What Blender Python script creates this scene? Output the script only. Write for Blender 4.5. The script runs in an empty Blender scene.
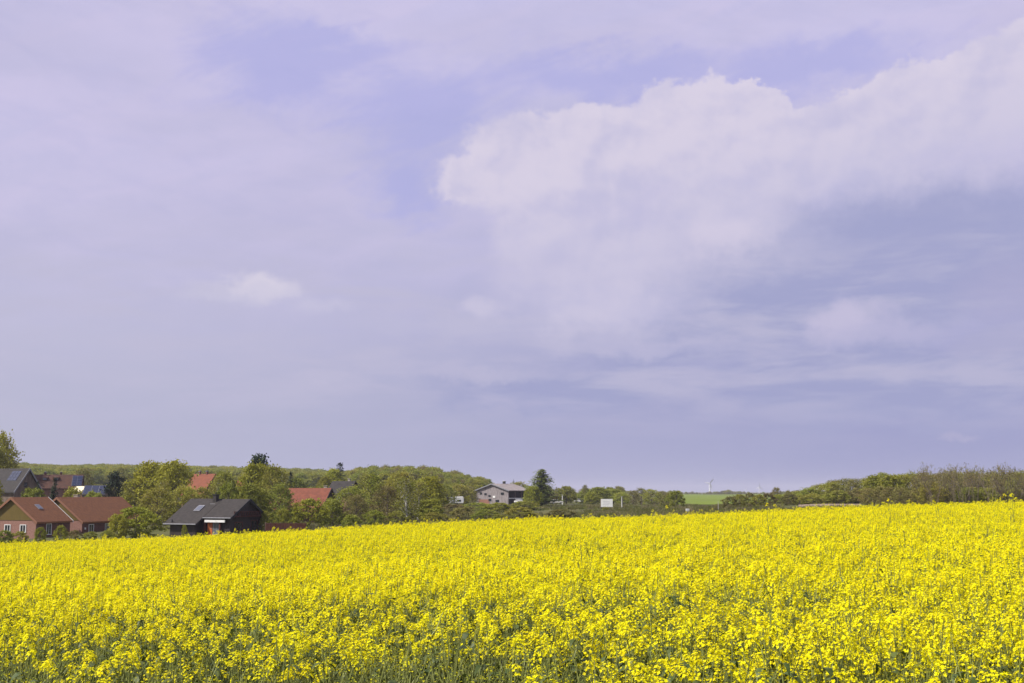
import bpy, bmesh, math, random
import numpy as np
from mathutils import Vector, Matrix
scene = bpy.context.scene
COL = scene.collection
R = math.radians

# ------------------------------------------------------------------ camera, light, exposure
EYE = 2.05; F = 1236.0; PITCH = math.atan((492 - 341.5) / F)
cam = bpy.data.cameras.new('camera'); camo = bpy.data.objects.new('camera', cam); COL.objects.link(camo)
cam.sensor_width = 36; cam.lens = 36 * F / 1024; cam.clip_start = 0.05; cam.clip_end = 40000
camo.location = (0, 0, EYE); camo.rotation_euler = (math.pi / 2 + PITCH, 0, 0)
scene.camera = camo
SUN_AZ = R(-112); SUN_EL = R(47)          # azimuth measured clockwise from +Y (view direction)
sun = bpy.data.lights.new('sun', 'SUN'); suno = bpy.data.objects.new('sun', sun); COL.objects.link(suno)
sun.energy = 4.9; sun.angle = R(0.6); sun.color = (1.0, 0.95, 0.87)
sd = Vector((math.sin(SUN_AZ) * math.cos(SUN_EL), math.cos(SUN_AZ) * math.cos(SUN_EL), math.sin(SUN_EL)))
suno.rotation_euler = sd.to_track_quat('Z', 'Y').to_euler()
scene.view_settings.view_transform = 'Standard'; scene.view_settings.look = 'None'
scene.view_settings.exposure = 0.22; scene.view_settings.gamma = 1.0
scene.view_settings.use_curve_mapping = False

def ray(px, py):
    a = (px - 512) / F; b = -(py - 341.5) / F
    return Vector((a, math.cos(PITCH) - b * math.sin(PITCH), math.sin(PITCH) + b * math.cos(PITCH)))
def azel(px, py):
    d = ray(px, py).normalized()
    return math.atan2(d.x, d.y), math.asin(d.z)
def at(px, py, D):
    d = ray(px, py); return Vector((0, 0, EYE)) + d * (D / d.y)
def zof(py, D): return at(512, py, D).z

# ------------------------------------------------------------------ node expression helper
class X:
    nt = None
    def __init__(s, k): s.k = k
    @staticmethod
    def m(op, *a, clamp=False):
        n = X.nt.nodes.new('ShaderNodeMath'); n.operation = op; n.use_clamp = clamp
        for i, v in enumerate(a):
            if isinstance(v, X): X.nt.links.new(v.k, n.inputs[i])
            else: n.inputs[i].default_value = v
        return X(n.outputs[0])
    def __add__(s, o): return X.m('ADD', s, o)
    __radd__ = __add__
    def __sub__(s, o): return X.m('SUBTRACT', s, o)
    def __rsub__(s, o): return X.m('SUBTRACT', o, s)
    def __mul__(s, o): return X.m('MULTIPLY', s, o)
    __rmul__ = __mul__
    def __truediv__(s, o): return X.m('DIVIDE', s, o)
def smooth(x, lo, hi):
    n = X.nt.nodes.new('ShaderNodeMapRange'); n.interpolation_type = 'SMOOTHSTEP'
    X.nt.links.new(x.k, n.inputs[0])
    for i, v in ((1, lo), (2, hi)):
        if isinstance(v, X): X.nt.links.new(v.k, n.inputs[i])
        else: n.inputs[i].default_value = v
    n.inputs[3].default_value = 0; n.inputs[4].default_value = 1
    return X(n.outputs[0])
def vec(x, y, z=0.0):
    n = X.nt.nodes.new('ShaderNodeCombineXYZ')
    for i, v in enumerate((x, y, z)):
        if isinstance(v, X): X.nt.links.new(v.k, n.inputs[i])
        else: n.inputs[i].default_value = v
    return X(n.outputs[0])
def noise(v, scale, detail=6, rough=.55, dist=0.0):
    n = X.nt.nodes.new('ShaderNodeTexNoise'); n.inputs['Scale'].default_value = scale
    n.inputs['Detail'].default_value = detail; n.inputs['Roughness'].default_value = rough
    n.inputs['Distortion'].default_value = dist
    X.nt.links.new(v.k, n.inputs['Vector'])
    return X(n.outputs['Fac'])
def mixc(f, a, b):
    n = X.nt.nodes.new('ShaderNodeMix'); n.data_type = 'RGBA'
    for s, v in ((n.inputs[0], f), (n.inputs[6], a), (n.inputs[7], b)):
        if isinstance(v, X): X.nt.links.new(v.k, s)
        elif isinstance(v, (int, float)): s.default_value = v
        else: s.default_value = (*v, 1)
    return X(n.outputs[2])
def lin(r, g, b):
    f = lambda c: (c / 255 / 12.92) if c / 255 <= .04045 else ((c / 255 + .055) / 1.055) ** 2.4
    return (f(r), f(g), f(b))

# ------------------------------------------------------------------ world: Nishita sky with a procedural cloud layer
world = bpy.data.worlds.new('World'); scene.world = world; world.use_nodes = True
nt = world.node_tree; nt.nodes.clear(); X.nt = nt
STR = 0.10
def sc_(c): c = lin(*c); return tuple(v / STR / 2 ** .22 for v in c)
out = nt.nodes.new('ShaderNodeOutputWorld'); bg = nt.nodes.new('ShaderNodeBackground')
bg.inputs['Strength'].default_value = STR
nt.links.new(bg.outputs[0], out.inputs[0])
sky = nt.nodes.new('ShaderNodeTexSky'); sky.sky_type = 'NISHITA'; sky.sun_disc = False
sky.sun_elevation = SUN_EL; sky.sun_rotation = SUN_AZ; sky.air_density = 1.2; sky.dust_density = 1.5; sky.ozone_density = 2.0
tc = nt.nodes.new('ShaderNodeTexCoord'); sep = nt.nodes.new('ShaderNodeSeparateXYZ')
nt.links.new(tc.outputs['Generated'], sep.inputs[0])
dx, dy, dz = (X(sep.outputs[i]) for i in range(3))
S = 1236.0
az = X.m('ARCTAN2', dx, dy) * S; el = X.m('ARCSINE', dz) * S
P3 = X(tc.outputs['Generated'])
# coordinates warped by turbulence so that every cloud edge billows
w1 = vec(az / S, el / S * 1.25, 3.1)
n1 = noise(w1, 9, 3, .5); n2 = noise(vec(az / S, el / S * 1.25, 7.7), 9, 3, .5)
n3 = noise(vec(az / S, el / S * 1.15, 1.3), 34, 5, .68); n4 = noise(vec(az / S, el / S * 1.15, 5.3), 34, 5, .68)
ua = az + (n1 - .5) * 62 + (n3 - .5) * 62; va = el + (n2 - .5) * 52 + (n4 - .5) * 50
def blob(px, py, rx, ry, u=ua, v=va):
    a, e = azel(px, py)
    p = (u - a * S) / rx; q = (v - e * S) / ry
    return 1 - X.m('SQRT', p * p + q * q)
def union(bl, k=.25):
    r = bl[0]
    for b in bl[1:]: r = X.m('SMOOTH_MAX', r, b, k)
    return r
fine = noise(w1, 24, 8, .62)
big = noise(vec(az / S * .8, el / S * 2.6, 2.2), 5, 5, .55, .4)
wisp = noise(vec(az / S * .6 + el / S * .5, el / S * 2.0 - az / S * .25, 9.2), 4.5, 6, .6, .6)
band = noise(vec(az / S * .9, el / S * 4.5, 12.2), 9, 7, .62, .3)
# clear gaps of deeper blue-violet between veils, from the physical sky itself tinted by haze
skyc = mixc(.88, X(sky.outputs[0]), sc_((170, 171, 230)))
gap = union([blob(290, 68, 110, 50), blob(440, 118, 120, 60), blob(330, 48, 90, 24), blob(820, 62, 130, 36), blob(600, 72, 150, 36), blob(405, 185, 45, 40)])
st = noise(vec((az * .94 + el * .34) / S * .9, (el * .94 - az * .34) / S * 4.2, 21.0), 8, 8, .62, .5)
st2 = noise(vec((az * .97 - el * .2) / S * 1.1, (el * .97 + az * .2) / S * 3.2, 31.0), 15, 7, .6, .3)
gapm = smooth(gap + (wisp - .5) * 1.3 + (st - .5) * 2.4, -.2, .8)
veilc = mixc(smooth(el, -20, 440), mixc(smooth(az, -520, 420), sc_((183, 184, 206)), sc_((147, 151, 196))), sc_((199, 195, 230)))
veilc = mixc(smooth(wisp, .30, .66) * .6 * smooth(el, 60, 300), veilc, sc_((205, 198, 229)))
veilc = mixc(smooth(st, .42, .66) * .55 * smooth(el, 120, 330), veilc, sc_((207, 199, 230)))
veilc = mixc(smooth(st2, .45, .7) * .25 * smooth(el, 60, 250), veilc, sc_((182, 181, 220)))
veilc = mixc(smooth(big, .42, .72) * .32, veilc, sc_((174, 175, 207)))
col = mixc(X.m('MULTIPLY', gapm, .6), veilc, skyc)
# faint layered bands low down
bm = smooth(band, .40, .68) * smooth(el, 30, 120) * (1 - smooth(el, 190, 290))
# grey-violet shaded body on the right
shade = union([blob(900, 255, 330, 95), blob(780, 300, 240, 70), blob(690, 330, 200, 50), blob(1120, 240, 200, 110), blob(900, 380, 300, 60), blob(560, 390, 170, 30)])
shm = smooth(shade + (fine - .5) * .7, -.05, .6)
col = mixc(shm * .9, col, sc_((158, 162, 202)))
# sunlit cumulus
col = mixc(bm * .75, col, sc_((191, 188, 214)))
cum = union([blob(468, 182, 36, 24), blob(500, 180, 50, 40), blob(528, 165, 60, 55), blob(600, 170, 80, 75), blob(690, 150, 85, 78), blob(752, 110, 44, 34),
             blob(620, 240, 120, 70), blob(720, 205, 110, 70), blob(800, 160, 95, 52), blob(880, 145, 95, 55), blob(965, 118, 105, 62), blob(1075, 92, 130, 72), blob(1220, 70, 160, 80),
             blob(600, 295, 110, 50), blob(545, 225, 60, 60)], .18)
cv = cum + (fine - .5) * .55
# crisp on the sunward top, dissolving towards the base
low = smooth(el - az * .2, 205, 325)
lf = smooth(az, -50, 60)
hard = smooth(cv, -.01, .14) * lf + smooth(cv, -.22, .34) * (1 - lf); soft = smooth(cv, -.3, .8)
cm = hard * low + soft * (1 - low)
lit0 = noise(w1, 11, 5, .5); lit1 = noise(vec(az / S + .014, el / S * 1.25 - .022, 3.1), 11, 5, .5)
bz = noise(vec(az / S, el / S * 1.15, 14.0), 38, 5, .55)
bz1 = noise(vec(az / S + .005, el / S * 1.15 - .009, 14.0), 38, 5, .55)
rel = smooth((lit0 - lit1) * 2.2 + (bz - bz1) * .9 + .6 + (fine - .5) * .3, .1, .9)
core = smooth(cum + (n1 - .5) * .6, .0, .75)
rim = smooth(cum, .55, .0) * low
cc = mixc(rel, sc_((197, 193, 222)), sc_((219, 211, 229)))
cc = mixc(rim * .4, cc, sc_((221, 213, 231)))
cc = mixc((1 - low) * .45, cc, sc_((188, 187, 218)))
top = smooth(cum, .35, .02)
cc = mixc(core * .15, cc, sc_((200, 196, 224)))
col = mixc(cm * .95, col, cc)
# small puffs
def puff(px, py, rx, ry, c=(212, 206, 226), k=.8, e0=-.1, e1=.8):
    global col
    b = blob(px, py, rx, ry, az + (n1 - .5) * 40 + (n3 - .5) * 60, el + (n2 - .5) * 26 + (n4 - .5) * 34)
    col = mixc(smooth(b + (fine - .5) * .9, e0, e1) * k, col, sc_(c))
for a in ((256, 287, 48, 22, (217, 211, 228), .92, .0, .66), (246, 291, 70, 14, (205, 201, 223), .6), (225, 300, 60, 10, (200, 197, 221), .7), (322, 304, 42, 13, (199, 196, 222), .7), (478, 306, 44, 15, (206, 201, 224), .7),
          (846, 318, 52, 24, (199, 193, 221), .8), (880, 334, 90, 16, (186, 183, 215), .7), (590, 314, 40, 12, (204, 199, 223), .6), (640, 345, 130, 13, (190, 187, 216), .6),
          (330, 380, 52, 8, (192, 189, 215), .65), (480, 372, 110, 10, (190, 187, 214), .6), (725, 232, 62, 30, (215, 207, 228), .55),
          (960, 436, 16, 7, (176, 174, 207), .7), (1010, 290, 60, 46, (172, 170, 206), .6), (1000, 345, 70, 16, (178, 176, 208), .6), (450, 325, 150, 14, (190, 188, 216), .5)):
    puff(*a)
# keep the unseen parts of the dome close to the physical sky
back = smooth(dy, .1, .45)
col = mixc(back * .85 + .15, mixc(.5, X(sky.outputs[0]), veilc), col)
nt.links.new(col.k, bg.inputs['Color'])
world.cycles.sampling_method = 'MANUAL'; world.cycles.sample_map_resolution = 512
scene.cycles.max_bounces = 6; scene.cycles.diffuse_bounces = 3; scene.cycles.transmission_bounces = 3
scene.cycles.transparent_max_bounces = 4; scene.cycles.glossy_bounces = 2

# ------------------------------------------------------------------ materials
def mat(name, c, rough=.8, c2=None, scale=3.0, spec=.3, transl=0.0, vary=0.0, metal=0.0, bump=0.0, stretch=None, coord='Object', hue=0.0, detail=4):
    m = bpy.data.materials.new(name); m.use_nodes = True
    t = m.node_tree; t.nodes.clear(); X.nt = t
    o = t.nodes.new('ShaderNodeOutputMaterial'); p = t.nodes.new('ShaderNodeBsdfPrincipled')
    p.inputs['Roughness'].default_value = rough; p.inputs['Metallic'].default_value = metal
    p.inputs['Specular IOR Level'].default_value = spec
    tcn = t.nodes.new('ShaderNodeTexCoord'); v = X(tcn.outputs[coord])
    if stretch:
        mp = t.nodes.new('ShaderNodeMapping'); t.links.new(v.k, mp.inputs[0]); mp.inputs['Scale'].default_value = stretch; v = X(mp.outputs[0])
    col = None
    if c2 is not None:
        nz = noise(v, scale, detail, .6); col = mixc(smooth(nz, .34, .66), c, c2)
    if vary:
        oi = t.nodes.new('ShaderNodeObjectInfo'); rnd = X(oi.outputs['Random'])
        hs = t.nodes.new('ShaderNodeHueSaturation')
        if col is None: hs.inputs['Color'].default_value = (*c, 1)
        else: t.links.new(col.k, hs.inputs['Color'])
        t.links.new((rnd * (2 * vary) + (1 - vary)).k, hs.inputs['Value'])
        r2 = X.m('FRACT', rnd * 17.31)
        t.links.new((r2 * (2 * hue) + (.5 - hue)).k, hs.inputs['Hue'])
        col = X(hs.outputs[0])
    if col is None: p.inputs['Base Color'].default_value = (*c, 1)
    else: t.links.new(col.k, p.inputs['Base Color'])
    if bump:
        b = t.nodes.new('ShaderNodeBump'); b.inputs['Strength'].default_value = bump; b.inputs['Distance'].default_value = .05
        t.links.new(noise(v, scale * 2, 4, .6).k, b.inputs['Height']); t.links.new(b.outputs[0], p.inputs['Normal'])
    sh = p.outputs[0]
    if transl:
        tr = t.nodes.new('ShaderNodeBsdfTranslucent')
        if col is None: tr.inputs[0].default_value = (*c, 1)
        else: t.links.new(col.k, tr.inputs[0])
        mx = t.nodes.new('ShaderNodeMixShader'); mx.inputs[0].default_value = transl
        t.links.new(p.outputs[0], mx.inputs[1]); t.links.new(tr.outputs[0], mx.inputs[2]); sh = mx.outputs[0]
    t.links.new(sh, o.inputs[0])
    return m
M = {}
M['petal'] = mat('petal', (.93, .835, .003), .6, spec=.15, transl=.35, vary=.09, hue=.006)
M['bud'] = mat('bud', (.42, .46, .03), .6, spec=.2, transl=.2)
M['stem'] = mat('stem', (.22, .24, .055), .55, spec=.35, transl=.1, vary=.2)
M['leaf'] = mat('rape_leaf', (.05, .075, .015), .55, c2=(.10, .125, .024), scale=12, spec=.4, transl=.25, vary=.2, hue=.01)
M['soil'] = mat('soil', (.035, .032, .02), .95)
M['bark'] = mat('bark', (.085, .065, .045), .95, c2=(.14, .115, .085), scale=2, vary=.15)
M['twig'] = mat('twig', (.16, .125, .095), .95, vary=.2)
M['birch'] = mat('birch_bark', (.55, .53, .48), .8, c2=(.3, .28, .25), scale=3)
M['lf_lime'] = mat('foliage_lime', (.34, .33, .028), .7, c2=(.25, .255, .024), scale=.6, transl=.38, vary=.16, hue=.012)
M['lf_green'] = mat('foliage_green', (.20, .225, .026), .7, c2=(.28, .285, .03), scale=.6, transl=.35, vary=.18, hue=.014)
M['lf_olive'] = mat('foliage_olive', (.29, .31, .04), .75, c2=(.31, .285, .05), scale=.5, transl=.42, vary=.2, hue=.02)
M['lf_brown'] = mat('foliage_budding', (.235, .20, .07), .8, c2=(.22, .21, .045), scale=.5, transl=.35, vary=.2, hue=.02)
M['lf_dark'] = mat('foliage_conifer', (.022, .038, .016), .7, c2=(.035, .055, .02), scale=1, transl=.05, vary=.2)
M['lf_spruce'] = mat('foliage_spruce', (.18, .22, .04), .7, c2=(.22, .26, .05), scale=1, transl=.25, vary=.1)
M['tile_red'] = mat('roof_tile_russet', (.235, .098, .035), .8, c2=(.18, .072, .028), scale=2.2, detail=6, bump=.4)
M['tile_orange'] = mat('roof_tile_orange', (.22, .066, .03), .8, c2=(.16, .05, .025), scale=1.5, detail=6, bump=.4)
M['tile_brown'] = mat('roof_tile_brown', (.095, .042, .026), .85, c2=(.065, .032, .022), scale=1.5, detail=6)
M['slate'] = mat('roof_slate', (.045, .038, .034), .85, c2=(.031, .027, .024), scale=2.2, detail=6, bump=.3)
M['slate_light'] = mat('roof_slate_grey', (.045, .04, .037), .85, c2=(.032, .028, .026), scale=1.3, detail=6)
M['sheet'] = mat('roof_fibre_cement', (.33, .285, .26), .8, c2=(.24, .205, .19), scale=.8, detail=6)
M['brick'] = mat('brick_pink', (.34, .185, .145), .9, c2=(.26, .135, .105), scale=5)
M['brick_dark'] = mat('brick_dark_red', (.17, .075, .06), .9, c2=(.11, .055, .045), scale=5)
M['brick_orange'] = mat('brick_orange', (.28, .13, .085), .9, c2=(.22, .12, .09), scale=2)
M['clad_olive'] = mat('cladding_olive', (.165, .11, .024), .8, c2=(.12, .088, .02), scale=2.5, stretch=(1, 8, .4))
M['clad_black'] = mat('cladding_black', (.022, .017, .016), .6, c2=(.045, .03, .026), scale=2.0, stretch=(6, 6, .5))
M['clad_red'] = mat('cladding_redbrown', (.10, .028, .018), .7, c2=(.06, .02, .014), scale=2.0, stretch=(6, 6, .5))
M['wood_grey'] = mat('weathered_wood', (.30, .265, .265), .9, c2=(.19, .165, .165), scale=1.1, stretch=(3, 3, .5), detail=7)
M['timber'] = mat('timber_brown', (.11, .075, .055), .9, c2=(.19, .145, .115), scale=1.1, stretch=(3, 3, .6), detail=6)
M['orange'] = mat('orange_door', (.45, .12, .03), .6)
M['white'] = mat('white_paint', (.78, .77, .75), .6, c2=(.66, .65, .63), scale=2)
M['cream'] = mat('cream_paint', (.72, .64, .46), .7)
M['grey'] = mat('grey_paint', (.25, .25, .27), .5, c2=(.20, .2, .22), scale=3)
M['dark'] = mat('dark_trim', (.02, .02, .022), .6)
M['russet_trim'] = mat('russet_trim', (.27, .125, .07), .7)
M['glass'] = mat('window_glass', (.02, .025, .03), .08, spec=.6)
M['glass_sky'] = mat('skylight_glass', (.11, .12, .15), .12, spec=.8)
M['solar'] = mat('solar_cells', (.016, .024, .07), .6, c2=(.010, .016, .05), scale=2, spec=.35)
M['alu'] = mat('aluminium', (.5, .5, .52), .4, metal=.6)
M['car_white'] = mat('car_paint_white', (.74, .73, .71), .25, spec=.5)
M['car_silver'] = mat('car_paint_silver', (.62, .58, .56), .3, spec=.5)
M['rubber'] = mat('rubber', (.02, .02, .02), .8)
M['lamp'] = mat('lamp_red', (.4, .02, .02), .4)
M['pole'] = mat('pole_grey', (.45, .44, .40), .8)
M['turbine'] = mat('turbine_white', (.80, .80, .82), .4)
M['stone'] = mat('pale_stone', (.40, .36, .30), .9, c2=(.28, .25, .21), scale=3)
M['asphalt'] = mat('asphalt', (.055, .055, .055), .9, c2=(.075, .072, .07), scale=.5)
M['print'] = mat('faded_print', (.55, .54, .56), .6)

# ------------------------------------------------------------------ object helpers
def tag(o, label=None, cat=None, group=None, kind=None):
    if label: o['label'] = label
    if cat: o['category'] = cat
    if group: o['group'] = group
    if kind: o['kind'] = kind
    return o
def empty(name, loc=(0, 0, 0), rz=0.0):
    o = bpy.data.objects.new(name, None); COL.objects.link(o)
    o.location = loc; o.rotation_euler = (0, 0, rz); o.empty_display_size = .5
    return o
class MB:
    def __init__(s): s.v = []; s.f = []; s.m = []; s.cur = 0
    def add(s, vs, fs):
        b = len(s.v); s.v += [tuple(v) for v in vs]; s.f += [tuple(i + b for i in f) for f in fs]; s.m += [s.cur] * len(fs)
    def box(s, x0, x1, y0, y1, z0, z1):
        s.add([(x0, y0, z0), (x1, y0, z0), (x1, y1, z0), (x0, y1, z0), (x0, y0, z1), (x1, y0, z1), (x1, y1, z1), (x0, y1, z1)],
              [(0, 3, 2, 1), (4, 5, 6, 7), (0, 1, 5, 4), (1, 2, 6, 5), (2, 3, 7, 6), (3, 0, 4, 7)])
        return s
    def tube(s, pts, rads, n=5, cap=True):
        rings = []
        for i, p in enumerate(pts):
            p = Vector(p); a = Vector(pts[max(i - 1, 0)]); b = Vector(pts[min(i + 1, len(pts) - 1)])
            d = (b - a).normalized(); u = d.cross(Vector((0, 0, 1)) if abs(d.z) < .9 else Vector((1, 0, 0))).normalized(); w = d.cross(u)
            rings.append([p + (u * math.cos(2 * math.pi * k / n) + w * math.sin(2 * math.pi * k / n)) * rads[i] for k in range(n)])
        vs = [v for r in rings for v in r]; fs = []
        for i in range(len(pts) - 1):
            for k in range(n):
                a = i * n + k; b = i * n + (k + 1) % n; fs.append((a, b, b + n, a + n))
        if cap and n > 2: fs.append(tuple(range(n - 1, -1, -1))); fs.append(tuple((len(pts) - 1) * n + k for k in range(n)))
        s.add(vs, fs); return s
    def prism(s, prof, x0, x1, axis='x'):
        n = len(prof)
        f = (lambda x, p: (x, p[0], p[1])) if axis == 'x' else (lambda x, p: (p[0], x, p[1]))
        s.add([f(x0, p) for p in prof] + [f(x1, p) for p in prof],
              [tuple(range(n))[::-1], tuple(range(n, 2 * n))] + [(i, (i + 1) % n, (i + 1) % n + n, i + n) for i in range(n)])
        return s
    def data(s, name, mats, smooth_=False):
        me = bpy.data.meshes.new(name); me.from_pydata(s.v, [], s.f)
        for m in (mats if isinstance(mats, (list, tuple)) else [mats]): me.materials.append(m)
        me.polygons.foreach_set('material_index', s.m)
        if smooth_: me.polygons.foreach_set('use_smooth', [True] * len(s.f))
        me.update(); return me
    def build(s, name, mats, parent=None, smooth_=False, fix=True):
        me = s.data(name, mats, smooth_)
        if fix and len(s.f) < 3000:
            bm = bmesh.new(); bm.from_mesh(me); bmesh.ops.recalc_face_normals(bm, faces=bm.faces); bm.to_mesh(me); bm.free()
        o = bpy.data.objects.new(name, me); COL.objects.link(o); o.parent = parent
        return o
def copy_tree(o, parent=None):
    c = o.copy(); COL.objects.link(c); c.parent = parent
    for ch in [k for k in KIDS.get(o.name, list(o.children))]: copy_tree(ch, c)
    return c
KIDS = {}

# ------------------------------------------------------------------ terrain: the field falls away behind its crest into a valley with a ridge beyond
SL = 0.036
CROP = 1.15
DS = [56, 80, 120, 175, 205, 300, 440, 500, 650, 800, 1200, 1600, 3000]
COLS = {-60: [560, 560, 557, 547, 539, 521, 507, 503, 496, 490, 479, 481, 493],
        0: [560, 560, 556, 545, 538, 520, 506, 502, 495, 490, 479, 481, 493],
        215: [556, 552, 545, 534.5, 530, 517, 506, 503, 497, 492, 483, 485, 493],
        400: [550, 545, 540, 530, 526, 515, 506.5, 504, 494, 491, 486, 490, 493],
        520: [545, 540, 534, 526, 522, 513, 504.5, 503, 499, 497, 494, 494, 493],
        620: [541, 532, 526, 519, 517, 510.5, 505, 504, 501, 498, 495.5, 494.5, 493.3],
        710: [537, 528, 522, 517, 515, 509, 506, 505, 502, 499.5, 496.5, 495, 493.5],
        820: [532, 521, 513, 508.5, 507, 504.5, 503, 502, 500, 498, 495, 494.5, 493.5],
        1024: [528, 517.5, 511.5, 508, 506, 504, 501, 500, 498, 497, 494.5, 494, 493.3],
        1100: [527, 517, 511, 508, 506, 504, 501, 500, 498, 497, 494.5, 494, 493.3]}
CK = sorted(COLS); CT = np.array([COLS[k] for k in CK], float)
DSa = np.array(DS, float)
ZT = EYE - (CT - 492) / F * DSa * 1.0
def field_z(x, y): return SL * 90 * math.tanh(x / 90) - .24 * (max(y, 0) / 50) ** 2 + .006 * min(x, 0) - .0004 * min(x, 0) ** 2 / (1 + .0004 * x * x) + .06 * math.sin(x * .35 + y * .11) * math.sin(y * .21)
def ss(t): t = min(max(t, 0), 1); return t * t * (3 - 2 * t)
def terrain(x, y):
    zf = field_z(x, y)
    if y <= 50: return zf
    c = 512 + F * x / y
    c = min(max(c, CK[0]), CK[-1])
    i = min(max(np.searchsorted(CK, c) - 1, 0), len(CK) - 2)
    t = ss((c - CK[i]) / (CK[i + 1] - CK[i])) * .5 + .5 * (c - CK[i]) / (CK[i + 1] - CK[i])
    if y >= 3000: zz = (1 - t) * ZT[i, -1] + t * ZT[i + 1, -1]; return zz * 3000 / y * .5 + zz * .5
    j = min(max(np.searchsorted(DSa, y) - 1, 0), len(DS) - 2)
    if y < 56: j = 0
    u = min(max((y - DSa[j]) / (DSa[j + 1] - DSa[j]), 0), 1)
    a = ZT[i, j] * (1 - u) + ZT[i, j + 1] * u; b = ZT[i + 1, j] * (1 - u) + ZT[i + 1, j + 1] * u
    z = a * (1 - t) + b * t
    if y < 60: k = ss((y - 50) / 10); z = zf * (1 - k) + min(z, zf) * k
    if y > 90: z += .25 * math.sin(x * .05 + 1.3) * math.sin(y * .04) * min(1, (y - 90) / 60)
    return z
def ground_mesh():
    mb = MB(); 
    azs = sorted(set([round(a, 2) for a in np.concatenate([np.arange(-180, -32, 6), np.arange(-32, 32.01, .5), np.arange(34, 180, 6)])]))
    rs = [0.0] + list(np.geomspace(1.5, 50, 16)) + [53, 56, 60, 66, 73, 80, 90, 100, 110, 120, 132, 145, 160, 175, 190, 205, 225, 250, 275, 300, 330, 365, 400, 440, 500, 570, 650, 720, 800, 900, 1000, 1100, 1200, 1300, 1450, 1600, 2000, 2500, 3000, 5000, 9000, 16000]
    vs = [(0, 0, terrain(0, 0))]; n = len(azs)
    for r in rs[1:]:
        for a in azs:
            a = R(a); k = 1 / max(math.cos(a), .8) if abs(a) < R(60) else 1
            x, y = r * math.sin(a) * k, r * math.cos(a) * k; vs.append((x, y, terrain(x, y)))
    fs = [(0, 1 + (k + 1) % n, 1 + k) for k in range(n)]
    for i in range(len(rs) - 2):
        for k in range(n):
            a = 1 + i * n + k; b = 1 + i * n + (k + 1) % n; fs.append((a, b, b + n, a + n))
    mb.add(vs, fs); return mb
def ground_mat():
    m = bpy.data.materials.new('meadow'); m.use_nodes = True; t = m.node_tree; t.nodes.clear(); X.nt = t
    o = t.nodes.new('ShaderNodeOutputMaterial'); p = t.nodes.new('ShaderNodeBsdfPrincipled'); p.inputs['Roughness'].default_value = .95; p.inputs['Specular IOR Level'].default_value = .1
    tcn = t.nodes.new('ShaderNodeTexCoord'); v = X(tcn.outputs['Object'])
    a = noise(v, .05, 6, .6); b = noise(v, .9, 5, .7)
    c = mixc(smooth(a, .4, .62), (.075, .085, .022), (.105, .10, .035))
    c = mixc(smooth(b, .42, .72) * .5, c, (.13, .12, .055))
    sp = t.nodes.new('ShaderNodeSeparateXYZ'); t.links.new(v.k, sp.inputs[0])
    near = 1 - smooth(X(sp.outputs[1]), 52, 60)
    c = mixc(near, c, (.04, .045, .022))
    t.links.new(c.k, p.inputs['Base Color']); t.links.new(p.outputs[0], o.inputs[0]); return m
g = ground_mesh().build('ground', ground_mat(), smooth_=True, fix=False); tag(g, kind='structure')

def patch(name, cols, ds, m, off=.05, kind='structure', wob=0.0, seed=1):
    """terrain-following sheet between two screen-independent bearings and two distances"""
    rg = random.Random(seed); mb = MB(); nc = 36; nd = 14; vs = []
    for j in range(nd + 1):
        for i in range(nc + 1):
            c = cols[0] + (cols[1] - cols[0]) * i / nc
            w = wob * math.sin(i * 1.7 + seed) if j in (0, nd) else 0
            y = ds[0] + (ds[1] - ds[0]) * j / nd + w; x = (c - 512) / F * y
            vs.append((x, y, terrain(x, y) + off))
    fs = [(j * (nc + 1) + i, j * (nc + 1) + i + 1, (j + 1) * (nc + 1) + i + 1, (j + 1) * (nc + 1) + i) for j in range(nd) for i in range(nc)]
    mb.add(vs, fs); return tag(mb.build(name, m, fix=False), kind=kind)
patch('green_field', (676, 800), (520, 1900), mat('young_wheat', (.15, .20, .001), .9, c2=(.12, .165, .001), scale=.02), .25)
patch('bare_soil', (796, 858), (186, 276), mat('dry_soil', (.30, .22, .15), .95, c2=(.22, .17, .12), scale=.3), .06, wob=4)
patch('grass_verge', (540, 690), (398, 425), mat('dry_grass_verge', (.20, .21, .05), .95, c2=(.12, .14, .04), scale=.3), .10, wob=3)
patch('road', (535, 672), (452, 459), M['asphalt'], .08)
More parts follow.
